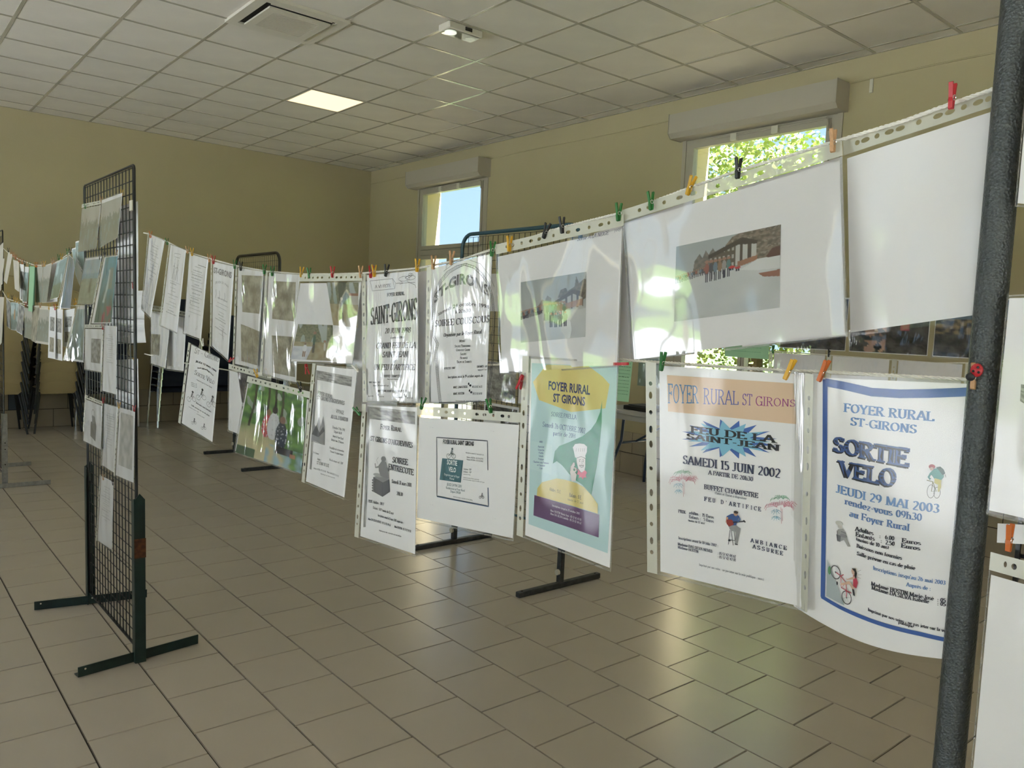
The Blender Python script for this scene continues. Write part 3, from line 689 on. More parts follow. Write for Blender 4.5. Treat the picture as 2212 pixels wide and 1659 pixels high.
# ------------------------------------------------------------------ hanging sleeves
def nz(x, y, z=0): return noise.noise(Vector((x, y, z)))
HOLES = [(.10, 0), (.155, 1), (.235, 0), (.315, 1), (.385, 1), (.50, 0), (.615, 1), (.685, 1), (.765, 0), (.845, 1), (.90, 0)]
class Sheet:
    def __init__(s, label, px, orient='P', strip='L', X=.885, bow=0, sag=0, group=None, crop=(0, 0, 1), name='hanging_sleeve', cat='document sleeve',
                 paper=True, edges=True, film_m=None, W=None, H=None, wob=.003, seed=0, solve=True, lean=0, pin=None, holes=True, film=True, pap_m=None, botdx=None, far=False):
        s.far = far
        ox, oy, sc = crop; s.crop = crop
        px = [(ox+a/sc, oy+b/sc) for a, b in px]
        s.W, s.H = (W or (235 if orient == 'P' else 305)), (H or (305 if orient == 'P' else 235)); s.strip = strip
        TL, TR = atX(*px[0], X), atX(*px[1], X); hm = s.H/1000; wt = (TR-TL).length; best = None
        if botdx is not None: BR, BL = atX(*px[2], X+botdx[1]), atX(*px[3], X+botdx[0])
        elif solve:
            for i in range(-14, 15):
                BL = atX(*px[3], X+i*.01)
                for j in range(-14, 15):
                    BR = atX(*px[2], X+j*.01)
                    e = ((BL-TL).length-hm)**2+((BR-TR).length-hm)**2+((BL-BR).length-wt)**2+.004*(i*i+j*j)*1e-2+.02*(i-j)**2*1e-4
                    if best is None or e < best[0]: best = (e, BL, BR)
            BL, BR = best[1:]
        else: BR, BL = atX(*px[2], X), atX(*px[3], X)
        s.q = (TL, TR, BR, BL); s.bow = bow; s.sag = sag; s.wob = wob; s.seed = seed+len(ORG)*.37
        nrm = (TR-TL).cross(BL-TL).normalized()
        if nrm.dot(CAM-TL) < 0: nrm = -nrm
        s.n = nrm
        s.root = thing(name, label, cat, tuple((TL+TR)/2), group)
        s.layer = .0005; s.ink = MB()
        st = 23
        x0, y0, x1, y1 = 4, 4, s.W-4, s.H-5
        if strip == 'L': x0 = st
        elif strip == 'T': y0 = st
        elif strip == 'R': x1 = s.W-st
        elif strip == 'l': x0 = 12
        s.pr = (x0, y0, x1, y1)
        if paper: part(s.grid(x0, y0, x1, y1, 30, 34, 0, 0) if not s.far else s.grid(x0, y0, x1, y1, 10, 12, 0, 0), 'paper', pap_m or M_PAPER, s.root, True)
        s.filmpars = (film_m or M_SLEEVE, edges, holes, film)
    def M(s, x, y, off=0, wob=0):
        u, v = x/s.W, y/s.H; TL, TR, BR, BL = s.q
        P = (TL*(1-u)+TR*u)*(1-v)+(BL*(1-u)+BR*u)*v
        su = math.sin(PI*min(1, max(0, u)))
        d = off+s.bow*su*(.25+.75*v)+s.wob*.6*nz(u*2.0+s.seed, v*1.0)*su
        if wob: d += wob*(nz(u*3.1+s.seed, v*2.1, 3)+.6*nz(u*7+s.seed, v*4, 5))
        P = P+s.n*d
        if s.sag: P.z -= s.sag*su*v
        return P
    def inv(s, p):
        ox, oy, sc = s.crop; tx, ty = ox+p[0]/sc, oy+p[1]/sc; x, y = s.W/2, s.H/2
        for _ in range(6):
            a = pix(s.M(x, y)); b = pix(s.M(x+1, y)); c = pix(s.M(x, y+1))
            A = (b[0]-a[0], c[0]-a[0], b[1]-a[1], c[1]-a[1]); D = A[0]*A[3]-A[1]*A[2]
            if abs(D) < 1e-9: break
            ex, ey = tx-a[0], ty-a[1]; x += max(-150, min(150, (ex*A[3]-ey*A[1])/D)); y += max(-150, min(150, (A[0]*ey-A[2]*ex)/D))
        return x, y
    def grid(s, x0, y0, x1, y1, nx, ny, off, wob, col=None):
        mb = MB(); mb.add([s.M(x0+(x1-x0)*i/nx, y0+(y1-y0)*j/ny, off, wob) for j in range(ny+1) for i in range(nx+1)],
                          [(j*(nx+1)+i, j*(nx+1)+i+1, (j+1)*(nx+1)+i+1, (j+1)*(nx+1)+i) for j in range(ny) for i in range(nx)]); return mb
    def put(s, vs, fs, col, fill=False):
        s.layer += 9e-5 if fill else 3e-7
        s.ink.add([s.M(x, y, s.layer+(0 if fill else 7e-5)) for x, y in vs], fs, col)
    def fillpoly(s, pts, col, cell=7):
        # cut the outline into small cells so that the ink follows the curl of the page
        x0 = min(p[0] for p in pts); x1 = max(p[0] for p in pts); y0 = min(p[1] for p in pts); y1 = max(p[1] for p in pts)
        if x1-x0 < cell*1.5 and y1-y0 < cell*1.5: s.put(pts, [tuple(range(len(pts)))], col, True); return
        tri = tessellate_polygon([[Vector((p[0], p[1], 0)) for p in pts]]); vs = []; fs = []
        def clip(P, ax, lim, sg):
            out = []
            for i in range(len(P)):
                a, b = P[i-1], P[i]; da, db = sg*(a[ax]-lim), sg*(b[ax]-lim)
                if (da >= 0) != (db >= 0): q = da/(da-db); out.append((a[0]+(b[0]-a[0])*q, a[1]+(b[1]-a[1])*q))
                if db >= 0: out.append(b)
            return out
        for t3 in tri:
            T3 = [tuple(pts[i]) for i in t3]
            a0 = int(min(p[0] for p in T3)//cell); a1 = int(max(p[0] for p in T3)//cell)
            for i in range(a0, a1+1):
                A = clip(clip(T3, 0, i*cell, 1), 0, (i+1)*cell, -1)
                if len(A) < 3: continue
                b0 = int(min(p[1] for p in A)//cell); b1 = int(max(p[1] for p in A)//cell)
                for j in range(b0, b1+1):
                    B_ = clip(clip(A, 1, j*cell, 1), 1, (j+1)*cell, -1)
                    if len(B_) > 2: k = len(vs); vs += B_; fs.append(tuple(range(k, k+len(B_))))
        s.put(vs, fs, col, True)
    # --- ink; positions are read off the photograph's crop and turned into page millimetres
    def txt(s, t, p0, p1, h, col=(.05, .05, .06), f='r', tk=.16, arc=0, h1=None, slant=0, small=1, px=True, sh=None, cst=.35, fit=1):
        if px: a = s.inv(p0); b = s.inv(p1); hh = abs(s.inv((p0[0], p0[1]-h))[1]-a[1])
        else: a, b, hh = p0, p1, h
        hh2 = hh*(h1/h) if h1 else hh
        vs, fs, wd = sans_text(t, tk-.16 if tk > .16 else 0) if f == 's' else serif_text(t, tk, f != 'n', cst, slant, small)
        dx, dy = b[0]-a[0], b[1]-a[1]
        out = []
        for x, y in vs:
            q = x/wd; k = hh+(hh2-hh)*q; out.append((a[0]+dx*q, a[1]+dy*q-y*k-arc*math.sin(PI*q)))
        if sh: s.put([(x+sh[0], y+sh[1]) for x, y in out], fs, sh[2])
        s.put(out, fs, col)
    def poly(s, pts, col, px=True, n=1):
        pts = [s.inv(p) for p in pts] if px else pts
        s.fillpoly([tuple(p) for p in pts], col)
    def rect(s, a, b, col, px=True):
        (x0, y0), (x1, y1) = (s.inv(a), s.inv(b)) if px else (a, b); s.fillpoly([(x0, y0), (x1, y0), (x1, y1), (x0, y1)], col)
    def line(s, pts, wd, col, px=True, closed=False):
        pts = [s.inv(p) for p in pts] if px else list(pts)
        if closed: pts.append(pts[0])
        vs = []; fs = []
        o = []
        for i in range(len(pts)-1):
            p, q = pts[i], pts[i+1]; m = max(1, int(math.hypot(q[0]-p[0], q[1]-p[1])/7)); o += [(p[0]+(q[0]-p[0])*k/m, p[1]+(q[1]-p[1])*k/m) for k in range(m)]
        o.append(pts[-1])
        for i, p in enumerate(o):
            a, b = o[max(0, i-1)], o[min(len(o)-1, i+1)]; dx, dy = b[0]-a[0], b[1]-a[1]; L = math.hypot(dx, dy) or 1
            vs += [(p[0]-dy/L*wd/2, p[1]+dx/L*wd/2), (p[0]+dy/L*wd/2, p[1]-dx/L*wd/2)]
        fs = [(2*i, 2*i+2, 2*i+3, 2*i+1) for i in range(len(o)-1)]; s.put(vs, fs, col)
    def ell(s, c, rx, ry, col, px=True, ring=0, a0=0, a1=360):
        if px: q = s.inv(c); e = s.inv((c[0]+rx, c[1])); g_ = s.inv((c[0], c[1]+ry)); c = q; rx = math.hypot(e[0]-q[0], e[1]-q[1]); ry = math.hypot(g_[0]-q[0], g_[1]-q[1])
        n = 18; pts = [(c[0]+rx*math.cos(math.radians(a0+(a1-a0)*k/n)), c[1]+ry*math.sin(math.radians(a0+(a1-a0)*k/n))) for k in range(n+(1 if ring else 0))]
        if ring: s.line(pts, ring, col, px=False)
        else: s.fillpoly(pts, col)
    def words(s, x0, y, x1, h, col, n=None, seed=0):
        # small illegible print set as a run of short words, page millimetres
        r = random.Random(int(x0*7+y*13)+seed); x = x0
        while x < x1-1:
            w_ = min(r.uniform(2.5, 9)*h/2.2, x1-x); k = max(1, int(w_/(h*.7)))
            for i in range(k):
                a = x+w_*i/k; hh = h*r.choice((.66, .66, 1)); s.put([(a, y), (a+w_/k*.72, y), (a+w_/k*.72, y-hh), (a, y-hh)], [(0, 1, 2, 3)], col)
            x += w_+h*.6
    def photo(s, q, fn, px=True, nx=46, ny=34, seed=0):
        # q: corners TL TR BR BL in crop pixels, or (x0,y0,x1,y1) in millimetres
        s.layer += 1e-4; vs = []; cs = []
        if px: c = [s.inv(p) for p in q]
        else: x0, y0, x1, y1 = q; c = [(x0, y0), (x1, y0), (x1, y1), (x0, y1)]
        for j in range(ny+1):
            for i in range(nx+1):
                a, b = i/nx, j/ny
                x = (c[0][0]*(1-a)+c[1][0]*a)*(1-b)+(c[3][0]*(1-a)+c[2][0]*a)*b; y = (c[0][1]*(1-a)+c[1][1]*a)*(1-b)+(c[3][1]*(1-a)+c[2][1]*a)*b
                vs.append(s.M(x, y, s.layer)); k = fn(a, b, seed); cs.append(tuple(max(0, min(1, z)) for z in k))
        s.ink.add(vs, [(j*(nx+1)+i, j*(nx+1)+i+1, (j+1)*(nx+1)+i+1, (j+1)*(nx+1)+i) for j in range(ny) for i in range(nx)], cs)
    def done(s):
        fm, edges, holes, film_ = s.filmpars; root = s.root
        if s.ink.v: part(s.ink, 'print', M_PRINT, root)
        if not film_: return s
        x0, y0, x1, y1 = s.pr; e = 3 if edges else 0; st = 19
        X0, Y0, X1, Y1 = e, e, s.W-e, s.H-e
        if s.strip == 'L': X0 = st
        elif s.strip == 'T': Y0 = st
        elif s.strip == 'R': X1 = s.W-st
        elif s.strip == 'l': X0 = 8
        fl_ = part(s.grid(X0, Y0, X1, Y1, 16, 20, .0034, s.wob*.8), 'clear_pocket', fm, root, True)
        if edges:
            mb = MB()
            for (a, b, c, d, nx, ny) in ((X0, s.H-e, s.W, s.H, 12, 1), (s.W-e, Y0, s.W, s.H-e, 1, 12), (0 if s.strip != 'L' else st, 0, s.W, e, 12, 1), (0, Y0, e, s.H, 1, 12)):
                if s.strip == 'L' and a == 0: continue
                if s.strip == 'T' and b == 0: continue
                if s.strip == 'R' and a > s.W-10: continue
                g_ = s.grid(a, b, c, d, nx, ny, .0016, 0); mb.add(g_.v, g_.f)
            w_ = part(mb, 'welded_edge', M_EDGE, root, True, sub=fl_)
        if s.strip in ('L', 'T', 'R'):
            mb = MB(); L = s.H if s.strip != 'T' else s.W; a = 0; hs = HOLES if holes else []
            cuts = [0]+[(hs[i][0]+hs[i+1][0])/2*L for i in range(len(hs)-1)]+[L]
            def Q(l, t_):   # l along the strip, t_ across it (0 outer edge)
                if s.strip == 'L': return s.M(t_, l, .0012)
                if s.strip == 'T': return s.M(l, t_, .0012)
                return s.M(s.W-t_, l, .0012)
            for i, (c, long) in enumerate(hs):
                l0, l1 = cuts[i], cuts[i+1]; cl = c*L; ra = 5.2 if long else 3.0; rb = 2.9; n = 16; outer = []; inner = []
                for k in range(n):
                    an = 2*PI*(k+.5)/n; dx, dy = math.cos(an), math.sin(an)
                    inner.append(Q(cl+ra*dx, 9+rb*dy))
                    tt = min([(l1-cl)/dx if dx > 1e-6 else (l0-cl)/dx if dx < -1e-6 else 1e9, (18.5-9)/dy if dy > 1e-6 else (.8-9)/dy if dy < -1e-6 else 1e9])
                    outer.append((cl+dx*tt, 9+dy*tt))
                # include the cell corners
                vs = [Q(*p) for p in outer]+inner; fs = [(k, (k+1) % n, n+(k+1) % n, n+k) for k in range(n)]
                cor = [(l1, 18.5), (l0, 18.5), (l0, .8), (l1, .8)]
                for p in cor:
                    vs.append(Q(*p)); an = math.atan2(p[1]-9, p[0]-cl) % (2*PI); k = int((an/(2*PI))*n-.5) % n; fs.append((k, len(vs)-1, (k+1) % n))
                mb.add(vs, fs)
            part(mb, 'binding_strip', M_STRIP, root, False, sub=fl_)
        elif s.strip == 'l':
            part(s.grid(0, 0, 8, s.H, 1, 14, .0014, 0), 'binding_strip', M_STRIP, root, True, sub=fl_)
        return s
K = (.045, .045, .055); NV = (.06, .07, .18); GY = (.22, .22, .23)
# --- photograph pictures, as functions of position across (a) and down (b)
def mixc(c, d, k): k = max(0, min(1, k)); return tuple(c[i]*(1-k)+d[i]*k for i in range(3))
def person(c, a, b, cx, cy, h, body, head=(.35, .2, .15), w=.16, legs=(.05, .05, .08)):
    x, y = (a-cx)/h, (b-cy)/h
    if (x/(w*.42))**2+((y-.27)/.28)**2 < 1: return body
    if w*.04 < abs(x) < w*(.34-.1*y) and .46 <= y < 1: return legs
    if x*x+(y+.09)**2 < .0075: return head
    return c
def inside(a, b, P):
    r = False
    for i in range(len(P)):
        (x0, y0), (x1, y1) = P[i-1], P[i]
        if (y0 > b) != (y1 > b) and a < (x1-x0)*(b-y0)/(y1-y0)+x0: r = not r
    return r
def ph_snow(a, b, s):
    big = s >= 2; sky = (.38, .42, .43); hz = .41 if big else .555
    c = mixc(sky, (.46, .47, .46), b*1.5); br = mixc((.13, .11, .09), (.26, .215, .17), .5+1.3*nz(a*26, b*26, s))
    if big:
        if inside(a, b, [(.18, .42), (.2, .24), (.25, .16), (.28, .22), (.31, .13), (.34, .19), (.38, .12), (.42, .2), (.45, .42)]): c = mixc(br, (.16, .18, .18), .4)
        if inside(a, b, [(.5, .12), (.56, .03), (.62, 0), (1, 0), (1, .34), (.8, .4), (.7, .3)]): c = br if (int(b*42) % 3 or nz(a*40, b*40) < .1) else (.30, .27, .22)
        if inside(a, b, [(.36, .2), (.6, .12), (.62, .4), (.36, .42)]): c = (.42, .40, .36) if int(a*48) % 2 and int(b*20) % 2 else (.12, .10, .08)
        if inside(a, b, [(.6, .13), (.79, .13), (.79, .37), (.6, .40)]): c = (.50, .50, .47) if .66 < a < .71 or a > .74 or a < .64 else (.10, .08, .07)
        if inside(a, b, [(.34, .2), (.655, .055), (.8, .13), (.79, .17), (.62, .14), (.34, .25)]): c = (.075, .065, .055)
        if inside(a, b, [(.62, .35), (.8, .31), (.8, .37), (.62, .42)]): c = (.34, .17, .11)
        if inside(a, b, [(.88, .34), (.93, .26), (1, .25), (1, .40), (.88, .40)]): c = (.12, .06, .05)
    else:
        if inside(a, b, [(.28, .52), (.3, .42), (.36, .33), (.4, .36), (.44, .28), (.5, .33), (.52, .52)]): c = mixc(br, (.24, .24, .23), .5)
        if inside(a, b, [(.6, .34), (.64, .22), (.72, .2), (.74, .26), (.84, .2), (.86, .04), (.9, .16), (.97, .1), (1, .12), (1, .4), (.9, .45)]): c = mixc(br, (.16, .16, .14), .4)
        if inside(a, b, [(.52, .44), (.84, .30), (.96, .32), (.96, .52), (.52, .56)]): c = (.48, .47, .44) if int(a*38) % 3 else (.12, .10, .09)
        if inside(a, b, [(.49, .43), (.81, .24), (.99, .31), (.95, .38), (.82, .31), (.5, .47)]): c = (.11, .095, .08)
        if inside(a, b, [(.62, .46), (.95, .40), (.95, .50), (.62, .55)]): c = mixc(c, (.36, .19, .12), .8)
    if b > hz+.015*nz(a*5, 2)+.04*max(0, .5-a)*(1 if big else 2.0): c = mixc((.50, .53, .54), (.60, .61, .61), .5+.6*nz(a*4, b*5))
    if big and inside(a, b, [(.64, .46), (.8, .36), (1, .37), (1, .52), (.8, .5)]): c = (.66, .67, .67)
    if big and inside(a, b, [(.81, .54), (1, .535), (1, .62), (.85, .59)]): c = (.30, .14, .10)
    cols = [(.16, .22, .28), (.10, .10, .12), (.30, .12, .10), (.32, .30, .28), (.12, .22, .22), (.28, .18, .12)]
    if big:
        for i in range(16): c = person(c, a, b, .01+i*.021, .41-.004*i+.02*nz(i*3.3, 1), .085, cols[i % 4], w=.3)
        for i in range(6): c = person(c, a, b, .325+i*.042, .305+.01*nz(i*7.1, 2), .24-.004*i, cols[(2, 1, 0, 5, 3, 4)[i]], w=.22)
        c = person(c, a, b, .565, .39, .06, (.5, .05, .05), w=1.2); c = person(c, a, b, .62, .41, .055, (.5, .06, .06), w=1.2)
    else:
        for i in range(16): c = person(c, a, b, .01+i*.023, .50-.004*i+.02*nz(i*3.3, 1), .12, cols[i % 4], w=.3)
        for i in range(8): c = person(c, a, b, .40+i*.042, .44+.02*nz(i*5.1, 4), .24, cols[(3, 1, 0, 4, 1, 5, 2, 1)[i]], w=.24)
        for i in range(4): c = person(c, a, b, .50+i*.07, .60+.03*nz(i*4.3, 3), .20, cols[(1, 0, 1, 3)[i]], (.5, .2, .2), w=.42)
    return c
def ph_picnic(a, b, s):
    c = mixc((.05, .16, .04), (.17, .36, .08), .5+1.2*nz(a*9, b*14))
    if b > .55: c = mixc(c, (.62, .56, .34), max(0, min(1, (b-.52)*4-1.2*max(0, a-.55)*4+.8*nz(a*5, b*4))))
    if b < .45 and nz(a*8, b*8, 3) > .25: c = (.40, .46, .40)
    for tx in (.38, .5, .62, .15): 
        if abs(a-tx-.02*math.sin(b*7)) < .018 and b < .6: c = (.05, .05, .03)
    if b > .75 and a > .45: c = mixc(c, (.35, .52, .60), .5+nz(a*12, b*12, 6)*1.3)
    if b > .88 and a < .3: c = (.05, .12, .05)
    for cx, cy, h, bd, hd in ((.42, .40, .34, (.55, .07, .10), (.3, .15, .1)), (.52, .36, .40, (.72, .74, .78), (.06, .04, .04)), (.66, .46, .40, (.03, .05, .09), (.3, .16, .12))):
        x, y = (a-cx)/h, (b-cy)/h
        if (x/.24)**2+((y-.4)/.45)**2 < 1: c = bd if nz(a*40, b*40) < .35 else (.6, .6, .64)
        if x*x/.9+(y+.12)**2 < .014: c = hd
    if .6 < a < .86 and .75 < b < .85: c = (.02, .02, .03)
    if .82 < a < .9 and .80 < b < .86: c = (.45, .2, .12)
    return c
def ph_field(a, b, s):
    c = mixc((.48, .52, .52), (.35, .42, .38), b*2)
    if b < .5:
        tr = nz(a*7+s, b*2, s)
        if tr > -.1: c = mixc((.16, .18, .12), (.28, .28, .18), .5+nz(a*20, b*20))
        if s == 1 and .35 < a < .62: c = (.13, .14, .10)
        if s == 1 and a > .72 and .28 < b < .55: c = (.52, .5, .46)
        if s == 1 and a > .7 and .24 < b < .3: c = (.35, .18, .12)
    else: c = mixc((.33, .27, .16), (.42, .38, .26), .5+nz(a*9, b*9, s))
    if s == 2 and b > .62 and a < .5-.3*(b-.6): c = mixc((.55, .58, .66), (.7, .72, .76), nz(a*9, b*9)+.5)
    if s == 1:
        c = person(c, a, b, .45, .42, .5, (.5, .48, .42), (.5, .48, .42))
    else:
        c = person(c, a, b, .52, .28, .52, (.09, .16, .12)); c = person(c, a, b, .80, .5, .42, (.6, .6, .55), legs=(.3, .2, .15))
        c = person(c, a, b, .30, .58, .34, (.72, .74, .78), (.2, .12, .1), w=.4, legs=(.28, .17, .12))
    return c
def ph_old(a, b, s):
    k = .5+.9*nz(a*4+s*3, b*4)+.4*nz(a*15, b*15, s)
    return mixc((.22, .20, .15), (.50, .47, .37), k)
def ph_grey(a, b, s):
    k = .5+.8*nz(a*6+s*3, b*6)+.4*nz(a*22, b*22, s); return mixc((.12, .12, .12), (.55, .54, .52), k)
def ph_dark(a, b, s):
    c = mixc((.02, .02, .025), (.13, .12, .12), .5+1.1*nz(a*8+s*5, b*6)+.6*nz(a*25, b*25, s))
    if s == 1 and b > .45 and .2 < a < .5 and nz(a*9, b*9) > 0: c = (.50, .30, .22)
    if s == 1 and abs(a-.72) < .05 and abs(b-.5) < .06: c = (.45, .08, .10)
    if s == 2: 
        if b < .35: c = mixc((.10, .17, .26), (.20, .28, .36), b*2)
        elif b < .6: c = mixc((.35, .27, .17), (.04, .04, .05), .5+1.8*nz(a*14, b*14))
    if s == 0 and .35 < b < .7 and a > .4: c = mixc(c, (.45, .52, .56), .5+nz(a*7, b*12))
    return c
def ph_teal(a, b, s):
    c = mixc((.34, .44, .45), (.20, .24, .20), b*1.2+.5*nz(a*4+s, b*5))
    if nz(a*3+s*2, b*2.2, 1) > .22: c = mixc(c, (.62, .72, .74), .7)
    if s % 3 == 1 and b > .6: c = mixc(c, (.22, .24, .13), .7)
    return c
def ph_forest(a, b, s):
    t = .34+.22*nz(a*11+s, 0)+.1*nz(a*30, s)
    if b < t: return mixc((.46, .45, .40), (.52, .50, .45), b*2)
    c = mixc((.26, .27, .22), (.33, .33, .26), (b-t)*1.6+.3*nz(a*16, b*9))
    if b > .5 and nz(a*9+s, b*5, 3) > .2: c = mixc(c, (.34, .42, .42), .5)
    return c
def ph_sea(a, b, s):
    if b < .32: return mixc((.32, .42, .48), (.42, .47, .48), .5+nz(a*5, b*9))
    if b < .42: return (.24, .34, .38)
    c = mixc((.27, .30, .22), (.36, .38, .28), .5+nz(a*5, b*14))
    if abs(a-.6) < .05+.08*(b-.4) and .35 < b < .75: c = (.20, .20, .15)
    return c
def ph_diver(a, b, s):
    c = mixc((.16, .40, .52), (.12, .18, .14), b*1.25+.4*nz(a*4, b*4))
    if b > .75 and .4 < a < .9 and nz(a*6, b*6) > .0: c = (.38, .08, .10)
    if abs(a-.45-.1*math.sin(b*6)) < .07 and .2 < b < .7: c = (.62, .70, .72)
    if .55 < a < .8 and .15 < b < .5: c = mixc(c, (.35, .30, .2), .7)
    return c

# ------------------------------------------------------------------ upper line of sleeves, foreground rope
XS = .885
c5 = (290, 480, 3.3185); c6 = (480, 560, 3.071); cG = (300, 600, 4.608); cE = (760, 560, 2.5135); cN1 = (1060, 460, 4.147); cN2 = (1340, 160, 2.593)
cF = (1380, 760, 2.86); cV = (1740, 760, 2.4395); cP = (1100, 760, 3.073)
LT = (.33, .34, .35)
def notice(s, top, rows, seed=0, x0=None, x1=None, col=LT, step=11):
    X0, Y0, X1, Y1 = s.pr; r = random.Random(seed); y = Y0+top
    for k in range(rows):
        w_ = r.uniform(.25, .8)*(X1-X0-30); c = (X0+X1)/2+r.uniform(-12, 12); h = r.choice((2.4, 3, 4.5))
        s.words(c-w_/2, y, c+w_/2, h, col, seed=seed); y += r.uniform(.7, 1.4)*step

s = Sheet('white notice sleeve hanging first on the foreground rope, right of the black grid panel', [(100, 75), (222, 130), (118, 695), (50, 625)], crop=c5, X=XS+.004, wob=.005)
notice(s, 30, 12, 1); s.words(60, 262, 190, 3, LT); s.done()
s = Sheet('white notice sleeve with a small drawing of two figures, second on the foreground rope', [(250, 150), (375, 195), (310, 800), (178, 740)], crop=c5, X=XS, wob=.005)
for x0, y0 in ((100, 40), (140, 42)):
    s.ell((x0+10, y0+14), 7, 9, LT, px=False, ring=1.5); s.line([(x0+10, y0+23), (x0+4, y0+55), (x0-6, y0+80)], 3.5, GY, px=False); s.line([(x0+8, y0+40), (x0+22, y0+80)], 3, GY, px=False); s.line([(x0-8, y0+35), (x0+8, y0+30), (x0+26, y0+42)], 2, LT, px=False)
s.line([(90, 28), (170, 24), (165, 38), (95, 40)], 1.5, LT, px=False, closed=True); notice(s, 125, 11, 2); s.done()
s = Sheet('white notice sleeve with a taped-on strip near its top, third on the foreground rope', [(395, 215), (535, 262), (480, 850), (352, 800)], crop=c5, X=XS+.003, strip=None, wob=.005)
s.line([(120, 34), (215, 34)], 2.2, GY, px=False); notice(s, 40, 16, 3); s.ell((60, 178), 3, 5, GY, px=False); s.ell((62, 230), 4, 5, GY, px=False); s.ell((170, 262), 4, 6, GY, px=False, ring=1); s.ell((158, 270), 4, 4, GY, px=False, ring=1); s.done()
s = Sheet('white notice headed ST-GIRONS in grey capitals, fourth on the foreground rope', [(550, 270), (722, 310), (675, 1003), (545, 885)], crop=c5, X=XS, strip='L', wob=.004)
s.txt('ST-GIRONS', (572, 362), (697, 402), 40, (.20, .20, .22), f='s', tk=.18)
s.txt('JEUDI 21 MAI', (582, 440), (675, 470), 15, (.3, .3, .32), f='s', arc=7); notice(s, 118, 11, 5)
for xx in (60, 95, 150): s.line([(xx, 95), (xx+4, 110), (xx-3, 125)], 3, LT, px=False)
s.line([(150, 215), (146, 232), (156, 250)], 4, GY, px=False); s.done()
s = Sheet('glossy sleeve with two old brownish photographs, right of the ST-GIRONS notice', [(90, 45), (280, 75), (235, 740), (70, 700)], crop=c6, X=XS+.002, film_m=M_CRISP, wob=.006)
s.photo([(130, 105), (270, 112), (247, 362), (135, 350)], ph_old, seed=1); s.photo([(125, 430), (252, 480), (237, 705), (128, 675)], ph_old, seed=2); s.done()
s = Sheet('glossy crinkled sleeve with two grey-brown photographs, left of the sleeve with the tree photographs', [(290, 78), (520, 95), (495, 830), (250, 770)], crop=c6, X=XS, film_m=M_CRISP, wob=.006)
s.photo([(342, 145), (490, 152), (478, 412), (332, 395)], ph_old, seed=3); s.photo([(330, 505), (475, 515), (485, 782), (337, 752)], ph_old, seed=4); s.done()
s = Sheet('wide sleeve with two colour photographs of people among fir trees', [(520, 100), (935, 95), (870, 700), (450, 690)], orient='L', strip='T', crop=c6, X=XS-.003, wob=.005, film_m=M_MID)
s.photo([(693, 153), (905, 155), (902, 453), (738, 437)], ph_field, seed=1, nx=80, ny=90); s.photo([(507, 430), (735, 437), (740, 675), (455, 662)], ph_field, seed=2, nx=100, ny=80); s.done()

# SAINT-GIRONS 20 JUIN 1998
s = Sheet('white poster reading SAINT-GIRONS 20 JUIN 1998 with an aeroplane banner drawing', [(55, 80), (365, 50), (365, 785), (60, 775)], crop=cE, X=XS, wob=.004)
s.line([(100, 118), (222, 105), (234, 160), (112, 172)], .8, K, closed=True); s.line([(222, 105), (240, 131), (234, 160)], .8, K); s.line([(240, 131), (345, 126)], .8, K)
s.ell((285, 106), 30, 13, K, ring=.7); s.ell((320, 100), 26, 12, K, ring=.7); s.line([(290, 100), (330, 78), (336, 84), (300, 108)], .8, K, closed=True); s.line([(300, 120), (345, 140), (350, 155)], .8, K); s.line([(265, 118), (280, 130), (262, 136)], .8, K); s.ell((318, 84), 10, 8, K, ring=.7)
s.txt('A VI FETE', (127, 158), (212, 150), 17, K, f='n', tk=.12)
s.txt('FOYER RURAL', (193, 203), (287, 194), 19, K, tk=.2); s.txt('SAINT-GIRONS', (104, 356), (357, 326), 90, (.08, .08, .09), h1=112, tk=.20, cst=.3)
for t_, p0, p1, h in (('20 JUIN 1998', (180, 403), (320, 398), 28), ('à partir de 20h30', (210, 431), (286, 429), 12), ('GRAND FEU DE LA', (133, 485), (347, 481), 31), ('SAINT JEAN', (167, 533), (304, 531), 31), ('ET', (226, 561), (239, 560), 12), ("UN FEU D'ARTIFICE", (120, 601), (342, 602), 31)):
    s.txt(t_, p0, p1, h, K, slant=.2, tk=.17)
for t_, p0, p1, h in (('BUFFET CHAMPETRE', (175, 641), (271, 641), 13), ('Tables et chaises à disposition', (193, 654), (252, 654), 6), ('PRIX : Adultes : 70 F', (95, 672), (155, 672), 8), ('Enfants : 30 F (moins de 12 ans)', (117, 689), (202, 690), 8), ('INSCRIPTIONS AVANT LE 15 JUIN AUPRES DE :', (142, 721), (305, 722), 12), ('Mme HOSTIN', (90, 746), (118, 746), 6), ('05 57 42', (150, 749), (176, 749), 6), ('Mme LAMACHERE', (238, 753), (284, 753), 6), ('05 57 42', (301, 755), (332, 757), 6), ('Imprimé par nos soins - ne pas jeter sur la voie publique', (160, 775), (270, 778), 5)):
    s.txt(t_, p0, p1, h, K, tk=.2)
for x, y in ((140, 733), (290, 742)): s.ell((x-3, y-6), 3, 6, GY); s.ell((x+4, y+3), 5, 6, GY)
s.done()

